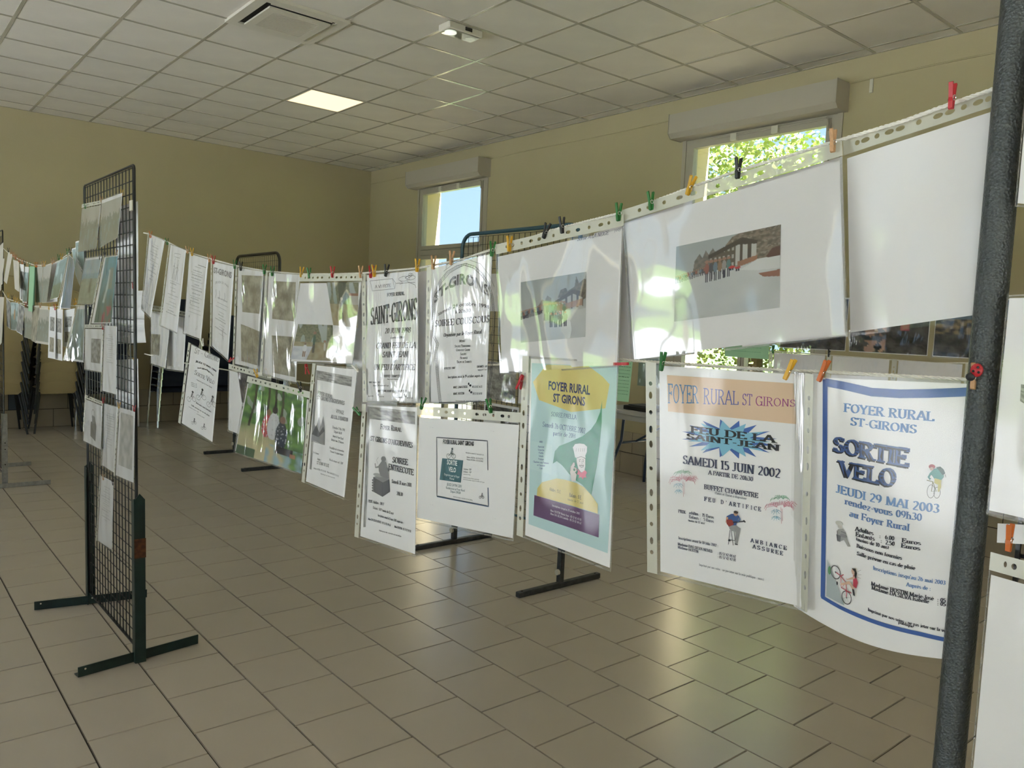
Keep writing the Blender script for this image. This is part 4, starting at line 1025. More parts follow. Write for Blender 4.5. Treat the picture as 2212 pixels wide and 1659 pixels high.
# SOIREE COUSCOUS
s = Sheet('white poster reading SOIREE COUSCOUS inside a decorated arch', [(408, 45), (769, -43), (735, 787), (398, 787)], crop=cE, X=XS-.004, wob=.004)
arch = [(476, 780), (466, 700), (458, 600), (450, 500), (462, 460), (440, 420), (436, 330), (438, 250), (450, 180), (478, 115), (520, 65), (570, 35), (620, 22), (670, 38), (710, 75), (745, 130), (768, 200), (777, 290), (775, 380), (760, 430), (772, 480), (768, 560), (757, 650), (742, 772)]
s.line(arch, .9, K); s.line([(x+(12 if x < 600 else -9), y+(10 if y < 120 else 0)) for x, y in arch], .9, K); s.line([(476, 779), (742, 771)], 1.6, K)
cen = [(x+(6 if x < 600 else -4.5), y+(5 if y < 120 else 0)) for x, y in arch]
for i in range(len(cen)-1):
    (x0, y0), (x1, y1) = cen[i], cen[i+1]; m = max(1, int(math.hypot(x1-x0, y1-y0)/11))
    for k in range(m): q = (k+.5)/m; s.ell((x0+(x1-x0)*q, y0+(y1-y0)*q), 3.8, 3.6, K, ring=.55)
s.line([(500, 65), (560, 20), (600, 5)], .7, K); s.line([(640, 4), (700, 25), (750, 90), (775, 150)], .7, K)
s.txt('ST-GIRONS', (448, 240), (745, 205), 50, (.14, .14, .15), f='s', tk=.19, arc=34, sh=(1.0, 1.0, (.42, .42, .43)))
s.txt('samedi 24 octobre 1998', (470, 306), (746, 270), 19, K, f='s', tk=.17, arc=13); s.txt('à 20h30', (562, 294), (646, 286), 19, K, f='s', tk=.17)
s.txt('SOIREE COUSCOUS', (452, 366), (749, 341), 34, K); s.txt('Organisée par le Foyer Rural', (499, 422), (705, 403), 20, K, slant=.2, tk=.19)
for t_, p0, p1, h in (('Menu', (585, 451), (616, 449), 14), ('Salade Tunisienne', (560, 478), (645, 475), 13), ('Couscous Garni', (567, 499), (642, 497), 13), ('Salade', (590, 521), (623, 519), 13), ('Fromage', (589, 542), (630, 540), 13), ('Tulipe de Sorbets', (571, 564), (651, 561), 13)): s.txt(t_, p0, p1, h, K, small=.72, tk=.17)
for t_, p0, p1, h in (('ADULTES : 100F', (502, 598), (563, 595), 11), ('ENFANTS : 60F', (680, 589), (738, 586), 11), ('(moins de 12 ans)', (685, 604), (735, 602), 8), ('Inscriptions avant le 19 octobre auprès de :', (523, 646), (720, 638), 14), ('MME. LAMACHERE', (552, 701), (630, 698), 12), ('05.57.42.54.11', (655, 698), (709, 697), 11), ('MME. HOSTIN', (552, 736), (612, 734), 12), ('05.57.42.47.01', (658, 736), (709, 734), 11), ('Imprimé par nos soins - ne pas jeter sur la voie publique', (565, 771), (704, 771), 6)): s.txt(t_, p0, p1, h, K, tk=.17)
for x, y in ((640, 680), (645, 717)): s.ell((x-4, y-4), 4, 7, K); s.ell((x+5, y+5), 6, 6, K)
s.done()

s = Sheet('landscape sleeve with a snow photograph before a chalet, handwritten heading above it', [(45, 280), (1200, 5), (1150, 1380), (90, 1450)], orient='L', strip='T', crop=cN1, X=XS, wob=.005, film_m=M_MID)
s.photo([(272, 622), (860, 527), (850, 1110), (272, 1163)], ph_snow, seed=1, nx=170, ny=120)
s.txt('Sortie A LA NEIGE', (778, 252), (1056, 194), 34, (.14, .15, .22), f='n', tk=.13, slant=.25); s.txt('1998', (1105, 178), (1165, 163), 28, (.25, .26, .32), f='n', tk=.12, slant=.25); s.done()
s = Sheet('large landscape sleeve with a snow photograph before a hotel block, no handwriting', [(10, 760), (1245, 370), (1278, 1470), (65, 1612)], orient='L', strip='T', crop=cN2, X=XS+.003, wob=.004, film_m=M_MID)
s.photo([(315, 967), (902, 842), (893, 1308), (303, 1387)], ph_snow, seed=2, nx=200, ny=140); s.done()
s = Sheet('blank white page in a sleeve, upper line next to the thick grey post', [(1822, 302), (2178, 181), (2135, 687), (1831, 728)], orient='L', strip='T', X=XS+.016, W=175, H=235, wob=.003, film_m=M_CALM, edges=False); s.done()
# pages hung back to back behind them
for lb, q in (('plain page hanging behind the gap between the two snow photographs', [(1280, 500), (1500, 425), (1505, 772), (1280, 792)]),
              ('plain page hanging behind the gap left of the arch poster', [(870, 590), (1010, 560), (1010, 880), (870, 876)]),
              ('plain page hanging behind the gap left of the aeroplane banner poster', [(748, 604), (860, 600), (860, 900), (745, 893)]),
              ('plain page showing as a sliver under the large snow photograph', [(1590, 400), (1824, 330), (1832, 733), (1600, 757)]),
              ('plain page hanging behind the two glossy old-photograph sleeves', [(540, 590), (640, 602), (640, 830), (535, 806)])):
    Sheet(lb, q, orient='L', strip=None, X=XS+.032, wob=.003, solve=False, film=False, W=235, H=235, cat='paper', name='hanging_page').done()

# ------------------------------------------------------------------ lower line
s = Sheet('page with a pale photograph, low on the line beside the black grid panel', [(118, 268), (330, 300), (268, 914), (118, 862)], orient='L', strip='T', crop=cG, X=XS+.02, wob=.004, W=235)
s.photo([(125, 560), (215, 565), (205, 775), (125, 760)], ph_old, seed=7); s.done()
s = Sheet('blank landscape page low on the line behind the third notice', [(300, 300), (480, 340), (448, 942), (272, 918)], orient='L', strip='T', crop=cG, X=XS+.026, wob=.004, W=235); s.done()
s = Sheet('white poster reading ST-GIRONS SORTIE VELO with three cyclists, hung askew low on the line', [(495, 640), (812, 800), (738, 1652), (393, 1440)], crop=cG, X=XS-.01, wob=.003, film_m=M_CALM)
s.txt('St - Girons', (556, 750), (798, 842), 62, (.13, .13, .15), small=.75, tk=.1); s.txt('JEUDI 13 MAI 1999', (565, 838), (772, 942), 18, K, f='s', tk=.2, arc=4)
s.txt('Rendez-vous au Foyer Rural', (585, 905), (742, 980), 15, K, arc=9, tk=.2); s.txt('départ 9h30', (628, 912), (704, 950), 12, K, arc=4, tk=.2)
s.txt('Sortie Velo', (555, 962), (752, 1066), 50, (.12, .12, .14), small=.75, tk=.12); s.txt('Organisée par le Foyer Rural', (575, 1018), (728, 1100), 13, GY)
for q in range(3): s.txt('Adultes 30', (520, 1045+q*16), (578, 1065+q*16), 9, GY)
def bike(s, cx, cy, k, col=K, body=None):
    for d in (-1, 1): s.ell((cx+d*k*.42, cy+k*.55), k*.30, k*.36, col, ring=.9)
    s.line([(cx-k*.42, cy+k*.55), (cx-k*.05, cy+k*.1), (cx+k*.30, cy+k*.08), (cx+k*.42, cy+k*.55)], 1.0, col); s.line([(cx-k*.05, cy+k*.1), (cx+k*.05, cy+k*.55), (cx+k*.3, cy+k*.08)], .9, col)
    b_ = body or col; s.poly([(cx-k*.12, cy+k*.12), (cx+k*.05, cy-k*.45), (cx+k*.25, cy-k*.40), (cx+k*.12, cy+k*.12)], b_)
    s.line([(cx+k*.15, cy-k*.35), (cx+k*.33, cy-k*.02)], 1.5, b_); s.line([(cx, cy+k*.1), (cx+k*.2, cy+k*.3), (cx+k*.05, cy+k*.6)], 1.8, col); s.ell((cx+k*.2, cy-k*.6), k*.15, k*.19, col)
bike(s, 525, 1175, 62, K, GY); bike(s, 622, 1155, 66, K, GY); bike(s, 725, 1225, 66, K, GY)
s.txt('Boissons non fournies', (572, 1250), (722, 1342), 17, K, tk=.2); s.txt('Salle prévue en cas de pluie', (525, 1272), (707, 1382), 14, K, tk=.2); s.txt('Inscriptions avant le 7 mai', (498, 1285), (598, 1342), 9, GY); s.txt('Mme HOSTIN Mme LAMACHERE', (580, 1358), (655, 1400), 8, GY)
bike(s, 550, 1425, 34, K, GY); bike(s, 648, 1478, 34, K, GY); s.done()
s = Sheet('landscape page with a dark-toned photograph at its right, partly behind the green picnic photograph', [(45, 690), (330, 770), (300, 1250), (38, 1140)], orient='L', strip='T', crop=c6, X=XS+.012, wob=.004)
s.photo([(103, 745), (290, 785), (290, 985), (132, 950)], ph_dark, seed=1); s.photo([(132, 975), (290, 1010), (290, 1120), (145, 1080)], ph_dark, seed=3); s.done()
s = Sheet('landscape sleeve with a colour photograph of three people on grass under trees', [(172, 772), (588, 878), (527, 1432), (78, 1282)], orient='L', strip='T', crop=c6, X=XS-.006, wob=.006, film_m=M_CRISP)
s.photo([(180, 803), (566, 886), (528, 1422), (90, 1280)], ph_picnic, nx=140, ny=100); s.done()
s = Sheet('white poster about a coach trip with a grey headband and mountain drawing', [(600, 690), (902, 722), (815, 1597), (528, 1475)], crop=c6, X=XS, wob=.004, film_m=M_CALM)
s.photo([(620, 735), (862, 780), (858, 845), (622, 797)], ph_grey, seed=3, nx=40, ny=8); s.photo([(620, 735), (634, 738), (593, 1396), (581, 1391)], ph_grey, seed=5, nx=3, ny=40)
for t_, p0, p1, h in (('FOYER RURAL', (634, 895), (733, 925), 23), ("ST GIRONS D'AIGUEVIVES", (631, 928), (813, 968), 25), ('VOYAGE', (757, 1017), (808, 1031), 24), ("AU COL D'IBARDIN", (722, 1054), (836, 1077), 24), ('Dimanche 17 Mai 1998', (733, 1120), (815, 1142), 17), ('Départ 6h30', (743, 1150), (795, 1163), 16), ('devant le Foyer Rural', (735, 1178), (805, 1198), 15), ('Retour vers 21 heures', (725, 1203), (808, 1225), 15), ('Possibilité de restauration', (713, 1255), (810, 1280), 14), ('Prévoir le pique-nique', (718, 1280), (805, 1303), 13), ('Vers Bayonne', (605, 1285), (642, 1297), 13), ('Jusque à', (632, 1330), (657, 1337), 14), ('ST JEAN DE LUZ', (628, 1357), (710, 1380), 20), ('Prix du voyage seul : 120F', (712, 1335), (803, 1362), 14), ('Madame HOSTIN : 05 57 42 47 01', (608, 1390), (690, 1415), 11), ('Madame LAMACHERE 05 57 42 54 11', (697, 1415), (775, 1445), 11), ('Imprimé par nos soins ne pas jeter', (655, 1425), (750, 1455), 8)): s.txt(t_, p0, p1, h, (.10, .10, .11), tk=.14)
s.poly([(595, 1170), (612, 1090), (622, 1120), (645, 1045), (655, 1110), (672, 1040), (682, 1130), (682, 1230), (592, 1200)], (.30, .30, .31)); s.poly([(596, 1160), (625, 1100), (648, 1150), (672, 1110), (682, 1140), (640, 1180)], (.10, .10, .11)); s.line([(592, 1205), (682, 1232)], .8, K); s.done()

# SOIREE ENTRECOTE
s = Sheet('white poster reading SOIREE ENTRECOTE with a grey cook at a stove', [(58, 785), (362, 793), (350, 1617), (15, 1505)], crop=cE, X=XS, wob=.003, film_m=M_CALM)
s.photo([(85, 798), (345, 828), (345, 897), (92, 865)], ph_grey, seed=1, nx=40, ny=10); s.photo([(85, 800), (99, 802), (77, 1453), (64, 1455)], ph_grey, seed=2, nx=3, ny=50)
s.txt('Foyer Rural', (157, 922), (271, 938), 28, K, small=.78, tk=.18)
for t_, p0, p1, h in (("ST GIRONS D'AIGUEVIVES", (103, 985), (332, 1025), 27), ('SOIREE', (222, 1104), (306, 1119), 32), ('ENTRECOTE', (200, 1140), (337, 1174), 31), ('Samedi 31 mars 2001', (218, 1214), (326, 1237), 20), ('20h30', (245, 1280), (278, 1287), 19), ('PRIX', (90, 1320), (113, 1323), 15), ('Adultes : 100 F', (118, 1325), (176, 1337), 15), ('Enfants : 50 F (moins de 12 ans)', (117, 1354), (228, 1387), 14), ('Inscriptions avant le 23 mars 2001 auprès de :', (143, 1395), (281, 1437), 13), ('Mme DA SILVA NEVES : 05 57 42 44 62', (90, 1414), (213, 1450), 12), ('Mme HOSTIN : 05 57 42 47 01', (233, 1456), (323, 1484), 12), ('Imprimé par nos soins - ne pas jeter sur la voie publique', (150, 1475), (270, 1508), 8)): s.txt(t_, p0, p1, h, K, tk=.19)
s.poly([(118, 1182), (205, 1195), (209, 1262), (168, 1290), (118, 1262)], (.13, .13, .14)); s.poly([(118, 1182), (160, 1172), (205, 1195), (170, 1212)], (.30, .30, .31)); s.ell((145, 1172), 27, 10, (.45, .45, .46)); s.line([(168, 1212), (168, 1288)], .8, K)
for yy in range(5): s.ell((118, 1200+yy*14), 7, 6, (.18, .18, .19)); 
s.poly([(148, 1120), (168, 1092), (188, 1100), (200, 1150), (204, 1192), (160, 1178), (150, 1150)], (.26, .26, .27)); s.ell((175, 1085), 13, 15, (.24, .24, .25)); s.line([(160, 1125), (132, 1130), (130, 1108)], 3.5, (.28, .28, .29)); s.line([(145, 1110), (138, 1090), (148, 1075)], .8, GY); s.line([(192, 1130), (205, 1150)], 4, (.22, .22, .23)); s.done()

# SORTIE VELO 2001
s = Sheet('landscape page with a framed leaflet and a teal SORTIE VELO block', [(360, 795), (922, 830), (882, 1532), (348, 1415)], orient='L', strip='T', crop=cE, X=XS-.006, wob=.003, film_m=M_CALM)
s.line([(740, 1145), (737, 986), (461, 967), (463, 1285), (742, 1340), (740, 1240)], 1.9, (.06, .07, .10)); s.line([(463, 1289), (744, 1344), (742, 1240)], 1.2, (.06, .14, .30))
s.txt('FOYER RURAL SAINT GIRONS', (497, 1000), (663, 1013), 22, (.06, .06, .07), f='s', tk=.20)
s.poly([(492, 1080), (606, 1092), (593, 1213), (478, 1197)], (.065, .17, .205)); W_ = (.85, .88, .88)
s.txt('SORTIE', (518, 1113), (573, 1121), 26, W_, f='s', tk=.18, slant=.1); s.txt('VELO', (526, 1151), (566, 1158), 26, W_, f='s', tk=.18); s.txt('Organisée par le Foyer', (502, 1172), (586, 1188), 12, W_, f='s'); s.txt('Rural', (533, 1194), (556, 1199), 11, W_, f='s')
for t_, p0, p1, h, c_ in (('JEUDI 24 MAI 2001', (517, 1228), (597, 1240), 15, (.08, .16, .19)), ('Rendez-vous au Foyer Rural', (513, 1246), (614, 1262), 13, (.08, .16, .19)), ('Départ 09h30', (537, 1266), (592, 1275), 13, (.08, .16, .19)), ('Inscriptions avant le 21 mai auprès de :', (620, 1053), (720, 1066), 8, K), ('Madame HOSTIN : 05 57 42 47 01', (625, 1078), (714, 1088), 8, K), ('Madame DA SILVA : 05 57 42 44 62', (625, 1090), (714, 1101), 8, K), ('Adultes : 35F', (608, 1143), (650, 1147), 10, K), ('Enfants : 15F', (608, 1157), (650, 1162), 10, K), ('(moins de 10 ans)', (608, 1169), (645, 1173), 6, K), ('Boissons non fournies. Prévoir un pique-nique', (608, 1187), (692, 1199), 6, K), ('En cas de pluie, repas à la salle du Foyer', (608, 1197), (722, 1214), 6, K), ('Imprimé par nos soins - ne pas jeter sur la voie publique', (552, 1291), (657, 1311), 7, K)): s.txt(t_, p0, p1, h, c_, f='s')
bike(s, 540, 1050, 34, (.15, .17, .17), (.22, .26, .26)); bike(s, 706, 1282, 18, GY, GY)
for x, y in ((435, 915), (765, 935), (435, 1335), (775, 1410)): s.line([(x-6, y-8), (x-6, y+2)], .5, (.6, .6, .62)); s.line([(x+2, y-2), (x+10, y-1)], .5, (.6, .6, .62))
s.done()

# SOIREE PAELLA
s = Sheet('pale blue poster reading SOIREE PAELLA with a chef on a green swirl', [(90, 28), (732, 65), (680, 1462), (50, 1215)], crop=cP, X=XS-.002, wob=.003, film_m=M_CALM)
LB = (.50, .69, .72); YE = (.68, .57, .20)
s.poly([(152, 75), (727, 100), (655, 1337), (130, 1143)], LB)
s.poly([(250, 85), (530, 95), (622, 165), (668, 215), (640, 375), (415, 400), (200, 320), (160, 200)], YE)
s.txt('FOYER RURAL', (262, 250), (538, 284), 56, (.035, .04, .14), f='s', tk=.19); s.txt('ST GIRONS', (293, 330), (505, 358), 54, (.035, .04, .14), f='s', tk=.19)
BL_ = (.04, .07, .28)
s.txt('SOIREE PAELLA', (281, 427), (448, 450), 30, BL_, f='n', tk=.11); s.txt('Samedi 26 OCTOBRE 2002', (224, 496), (508, 543), 34, BL_, f='n', tk=.11); s.txt('partir de 20H', (293, 553), (442, 574), 30, BL_, f='n', tk=.11)
s.poly([(618, 325), (606, 400), (580, 465), (545, 515), (490, 560), (400, 600), (335, 625), (305, 660), (292, 742), (318, 725), (355, 755), (400, 810), (440, 850), (490, 885), (548, 948), (560, 880), (582, 770), (602, 620), (616, 470)], (.055, .27, .18))
s.rect((150, 590), (282, 815), (.54, .72, .74))
for i, t_ in enumerate(('MENU', None, 'Apéritif', 'Gaspacho', 'Paella', 'Salade', 'Fromage', 'Charlotte aux Pommes', 'et Caramel', 'Café')):
    if t_: w_ = 5.2*len(t_); y = 603+i*20.5-(9 if i else 0); s.txt(t_, (214-w_/2, y-w_*.03), (214+w_/2, y+w_*.07), 12, BL_)
SK = (.78, .74, .74)
s.poly([(440, 700), (432, 660), (425, 635), (440, 612), (470, 608), (500, 612), (520, 630), (518, 665), (508, 690), (510, 705), (475, 695), (452, 705)], (.82, .81, .84)); s.poly([(450, 705), (480, 694), (508, 708), (508, 770), (500, 798), (480, 800), (462, 775), (452, 740)], SK)
for x in (450, 465, 478, 492, 504): s.line([(x, 640), (x-3, 662)], .5, K)
s.line([(452, 705), (480, 694), (508, 708)], .6, K); s.line([(465, 718), (478, 714)], .7, K); s.line([(488, 716), (500, 719)], .7, K); s.ell((471, 726), 3, 3, K); s.ell((494, 728), 3, 3, K); s.line([(484, 722), (488, 745), (480, 748)], .5, K); s.line([(470, 758), (484, 768), (499, 760)], .7, K); s.line([(468, 753), (484, 756), (500, 753)], 1.0, (.12, .1, .1)); s.line([(452, 735), (460, 775), (482, 802), (502, 798), (509, 765)], .5, K)
s.poly([(455, 775), (482, 803), (507, 785), (520, 800), (512, 820), (516, 835), (500, 832), (492, 846), (482, 830), (466, 838), (468, 818), (453, 812), (460, 795)], (.62, .10, .17))
s.poly([(418, 860), (408, 800), (412, 760), (428, 735), (438, 735), (440, 755), (432, 765), (450, 770), (452, 790), (442, 800), (452, 815), (445, 858)], SK); s.ell((436, 782), 6, 9, (.055, .27, .18)); s.line([(413, 790), (414, 760), (428, 738)], .5, K)
s.poly([(192, 905), (222, 865), (320, 840), (380, 850), (450, 870), (500, 898), (548, 948), (592, 1010), (592, 1074), (400, 1014), (188, 955)], YE)
s.txt('Adultes : 15€'.replace('€', ' E'), (272, 920), (345, 941), 22, K, tk=.13); s.txt('Enfants : 8 E', (404, 960), (482, 980), 25, K, tk=.17); s.txt('(moins de 12 ans)', (393, 985), (497, 1012), 17, K, tk=.1)
s.poly([(172, 950), (602, 1080), (598, 1232), (166, 1085)], (.125, .058, .155)); WP = (.75, .70, .78)
s.txt("Inscriptions jusqu'au 21 octobre 2002", (290, 1024), (474, 1081), 14, WP); s.txt('Mme HOSTIN Marie-José : 05 57 42 47 01', (278, 1058), (484, 1123), 15, WP); s.txt('Mme DA SILVA Isabelle : 05 57 42 44 62', (278, 1079), (484, 1146), 15, WP); s.done()

# FEU DE LA SAINT-JEAN
s = Sheet('white poster reading FEU DE LA SAINT-JEAN with a peach heading band and blue starburst', [(42, 62), (1075, 128), (1040, 1608), (52, 1357)], crop=cF, X=XS+.004, wob=.002, film_m=M_CALM)
s.poly([(175, 143), (957, 195), (977, 447), (182, 368)], (.74, .54, .38))
for t_, p0, p1, h, h1, c_ in (('FOYER', (181, 318), (371, 318), 122, 104, (.07, .22, .48)), ('RURAL', (400, 323), (620, 327), 100, 80, (.10, .12, .42)), ('ST', (640, 329), (704, 331), 72, 68, (.16, .08, .36)), ('GIRONS', (722, 333), (972, 339), 62, 40, (.30, .045, .22))): s.txt(t_, p0, p1, h, c_, h1=h1, tk=.10, cst=.5)
r_ = random.Random(4)
def burst(cx, cy, rx, ry, n, inner, col, ph=0):
    pts = []
    for k in range(n*2):
        a = 2*PI*k/(2*n)+ph; m = 1 if k % 2 == 0 else inner; pts.append((cx+rx*m*math.cos(a), cy+ry*m*math.sin(a)+(rx*m*math.cos(a))*.075))
    s.poly(pts, col)
burst(562, 538, 300, 120, 16, .55, (.055, .13, .42), .2); burst(555, 538, 262, 112, 11, .52, (.22, .50, .68), .0)
s.txt('FEU DE LA', (322, 499), (845, 563), 42, (.02, .02, .025), tk=.2, cst=.45); s.txt('SAINT-JEAN', (298, 538), (876, 614), 36, (.02, .02, .025), tk=.2, cst=.45)
s.txt('SAMEDI 15 JUIN 2002', (275, 690), (879, 780), 52, (.05, .06, .12), tk=.19); s.txt('A PARTIR DE 20h30', (432, 757), (708, 800), 26, (.05, .06, .12), tk=.18)
s.txt('BUFFET CHAMPETRE', (405, 847), (740, 903), 29, (.05, .06, .12), tk=.18); s.txt('(Tables et Chaises à disposition)', (472, 878), (668, 913), 15, (.1, .11, .16)); 
def spaced(t, p0, p1, h, **k):
    n = len(t)
    for i, ch in enumerate(t):
        if ch != ' ': q = (i+(.25 if ch in "'I" else 0))/n; q2 = (i+{"'": .42, 'I': .5}.get(ch, .68))/n; s.txt(ch, (p0[0]+(p1[0]-p0[0])*q, p0[1]+(p1[1]-p0[1])*q), (p0[0]+(p1[0]-p0[0])*q2, p0[1]+(p1[1]-p0[1])*q2), h, (.05, .06, .12), **k)
spaced("FEU D'ARTIFICE", (406, 920), (765, 987), 26, tk=.2); spaced('AMBIANCE', (693, 1175), (925, 1227), 25, tk=.2); spaced('ASSUREE', (706, 1213), (902, 1260), 25, tk=.2)
for t_, p0, p1, h in (('PRIX', (246, 993), (291, 1000), 19), ('adultes :  15 Euros', (312, 1001), (466, 1031), 19), ('Enfants :   5 Euros', (312, 1026), (466, 1056), 19), ('(moins de 12 ans)', (307, 1046), (410, 1066), 14), ('Inscriptions avant le 10 juin 2002 :', (247, 1156), (493, 1206), 17), ('Madame DAS SILVA NEVES', (243, 1193), (457, 1241), 17), (': 05 57 42 44 62', (490, 1251), (602, 1273), 17), ('Madame HOSTIN', (243, 1213), (371, 1243), 17), (': 05 57 42 47 01', (490, 1273), (602, 1295), 17)): s.txt(t_, p0, p1, h, (.07, .08, .13), tk=.19)
s.txt('Imprimé par nos soins - ne pas jeter sur la voie publique - merci', (375, 1320), (775, 1413), 14, (.12, .13, .16))
def firework(cx, cy, k, seed):
    r = random.Random(seed)
    for ox_, oy_, kk, col in ((0, -k*.55, .62, (.10, .38, .20)), (0, 0, 1, (.55, .08, .18)), (k*.7, -k*.25, .35, (.6, .2, .25)), (-k*.35, k*.3, .3, (.15, .4, .55)), (-k*.35, k*.75, .25, (.15, .45, .6))):
        for i in range(int(9+9*kk)):
            a = PI*(1+i/(8+9*kk))*1.0 if kk > .5 else 2*PI*i/9
            L = k*kk*r.uniform(.75, 1.1); x1, y1 = cx+ox_+math.cos(a)*L, cy+oy_+math.sin(a)*L*.55
            s.line([(cx+ox_+math.cos(a)*L*.25, cy+oy_+math.sin(a)*L*.2), ((cx+ox_+x1)/2, (cy+oy_+y1)/2-k*.1), (x1, y1), (x1+math.cos(a)*k*.08, y1+k*.22*kk)], .35, col)
    s.line([(cx, cy), (cx+k*.04, cy+k*1.15)], .4, (.5, .1, .15)); s.line([(cx+k*.1, cy+k*.1), (cx+k*.12, cy+k*.95)], .35, (.5, .15, .2))
firework(275, 800, 82, 1); firework(880, 960, 88, 2)
# guitarist on a stool
s.line([(565, 1100), (555, 1190)], .7, K); s.line([(590, 1100), (600, 1192)], .7, K); s.line([(572, 1100), (585, 1195)], .7, K); s.line([(558, 1160), (598, 1166)], .6, K); s.ell((580, 1095), 18, 6, K)
s.poly([(552, 1070), (600, 1070), (632, 1090), (612, 1185), (596, 1182), (602, 1110), (572, 1105)], (.32, .32, .33)); s.ell((605, 1188), 10, 4, K); s.ell((562, 1165), 8, 4, K)
s.poly([(545, 1015), (575, 1000), (612, 998), (620, 1020), (605, 1070), (555, 1075), (550, 1045)], (.05, .11, .30)); s.line([(550, 1020), (545, 1050), (575, 1055)], 3, (.55, .32, .2)); s.poly([(545, 1035), (575, 1035), (592, 1050), (588, 1068), (562, 1078), (546, 1062)], (.30, .04, .03)); s.line([(585, 1052), (660, 1046)], 1.6, K); s.line([(650, 1040), (662, 1052)], 2, K); s.line([(618, 1012), (628, 1032), (615, 1050)], 2.2, (.05, .11, .3)); s.ell((602, 998), 13, 16, (.55, .33, .22)); s.ell((604, 990), 14, 9, (.03, .02, .02)); s.done()

# SORTIE VELO 2003
s = Sheet('white SORTIE VELO poster with a thick blue border, beside the thick grey post', [(-60, 112), (905, 150), (790, 1650), (-75, 1352)], crop=cV, X=XS-.004, wob=0, film_m=M_CALM, W=225, sag=.016, strip=None, bow=0, edges=False, film=True)
BB = (.045, .115, .375); B2 = (.11, .24, .52)
s.line([(104, 160), (200, 178), (350, 212), (500, 221), (650, 219), (790, 214), (893, 209)], 9.3, BB); s.line([(105, 145), (103, 500), (98, 900), (92, 1296)], 6.6, BB)
s.line([(84, 1288), (180, 1344), (300, 1398), (450, 1449), (600, 1485), (775, 1524)], 4.6, BB)
s.txt('FOYER RURAL', (203, 316), (680, 366), 46, B2, tk=.2); s.txt('ST-GIRONS', (238, 386), (588, 431), 43, B2, tk=.2)
s.txt('SORTIE', (150, 522), (545, 608), 78, (.055, .11, .30), h1=92, tk=.24, cst=.4, sh=(-1.2, 1.6, (.012, .012, .02))); s.txt('VELO', (182, 648), (478, 715), 76, (.055, .11, .30), h1=92, tk=.24, cst=.4, sh=(-1.2, 1.6, (.012, .012, .02)))
s.txt('JEUDI 29 MAI 2003', (162, 740), (707, 850), 43, (.15, .28, .55), tk=.2); s.txt('rendez-vous 09h30', (208, 802), (615, 892), 36, (.12, .22, .47), tk=.2); s.txt('au Foyer Rural', (232, 866), (550, 945), 36, (.12, .22, .47), tk=.2)
for t_, p0, p1, h in (('Adultes', (263, 942), (360, 967), 23), (':', (390, 980), (397, 981), 20), ('6.00', (420, 986), (469, 995), 23), ('Euros', (508, 1003), (610, 1019), 23), ('Enfants', (265, 970), (366, 996), 23), (':', (397, 1005), (404, 1006), 20), ('2.50', (422, 1014), (471, 1023), 23), ('Euros', (504, 1030), (606, 1047), 23), ('(moins de 10 ans)', (268, 994), (441, 1041), 20), ('Boissons non fournies', (270, 1030), (509, 1096), 20), ('Salle prévue en cas de pluie', (272, 1070), (579, 1149), 20), ('Madame HOSTIN Marie-José', (347, 1229), (677, 1310), 21), (': 05 57', (695, 1314), (779, 1326), 21), ('Madame DA SILVA Isabelle', (349, 1251), (652, 1326), 21), (': 05 57', (695, 1334), (779, 1347), 21), ('Imprimé par nos soins - ne pas jeter sur la voie', (330, 1364), (758, 1481), 17), ('publique', (490, 1431), (571, 1454), 15)): s.txt(t_, p0, p1, h, (.04, .04, .06), tk=.22)
s.txt("Inscriptions jusqu'au 26 mai 2003", (357, 1147), (739, 1228), 21, (.12, .25, .52), tk=.2); s.txt('Auprès de :', (532, 1234), (661, 1258), 21, (.12, .25, .52), tk=.2)
# cyclist with rucksack
for cx, cy, k in ((662, 735, 24), (694, 742, 20)): s.ell((cx, cy), k*.85, k*1.45, GY, ring=.6)
s.line([(640, 676), (672, 684), (690, 735), (665, 735), (672, 684)], .8, (.2, .2, .1)); s.poly([(655, 640), (675, 618), (705, 610), (728, 628), (730, 660), (715, 678), (682, 672), (668, 652)], (.07, .30, .26)); s.line([(662, 640), (650, 660), (660, 672)], 2.4, (.07, .3, .26)); s.poly([(690, 608), (712, 604), (730, 620), (738, 640), (725, 650), (705, 625)], (.05, .10, .08)); s.poly([(682, 665), (718, 675), (716, 715), (706, 738), (698, 735), (700, 700), (680, 690)], (.55, .48, .12)); s.ell((668, 605), 17, 13, (.40, .05, .05)); s.ell((667, 616), 10, 9, (.6, .4, .3)); s.line([(738, 645), (742, 660)], .5, K)
# seated cook in grey
s.ell((180, 903), 20, 12, (.6, .6, .58)); s.ell((184, 920), 12, 12, (.62, .6, .58)); s.poly([(172, 935), (200, 930), (215, 960), (225, 1000), (240, 1025), (225, 1025), (205, 990), (185, 998), (168, 990)], (.38, .38, .38)); s.poly([(165, 960), (190, 968), (186, 1000), (170, 996)], (.16, .16, .17)); s.ell((203, 968), 18, 10, (.28, .28, .29)); s.line([(190, 945), (215, 955)], 1.5, GY); s.line([(170, 940), (172, 990)], .8, K)
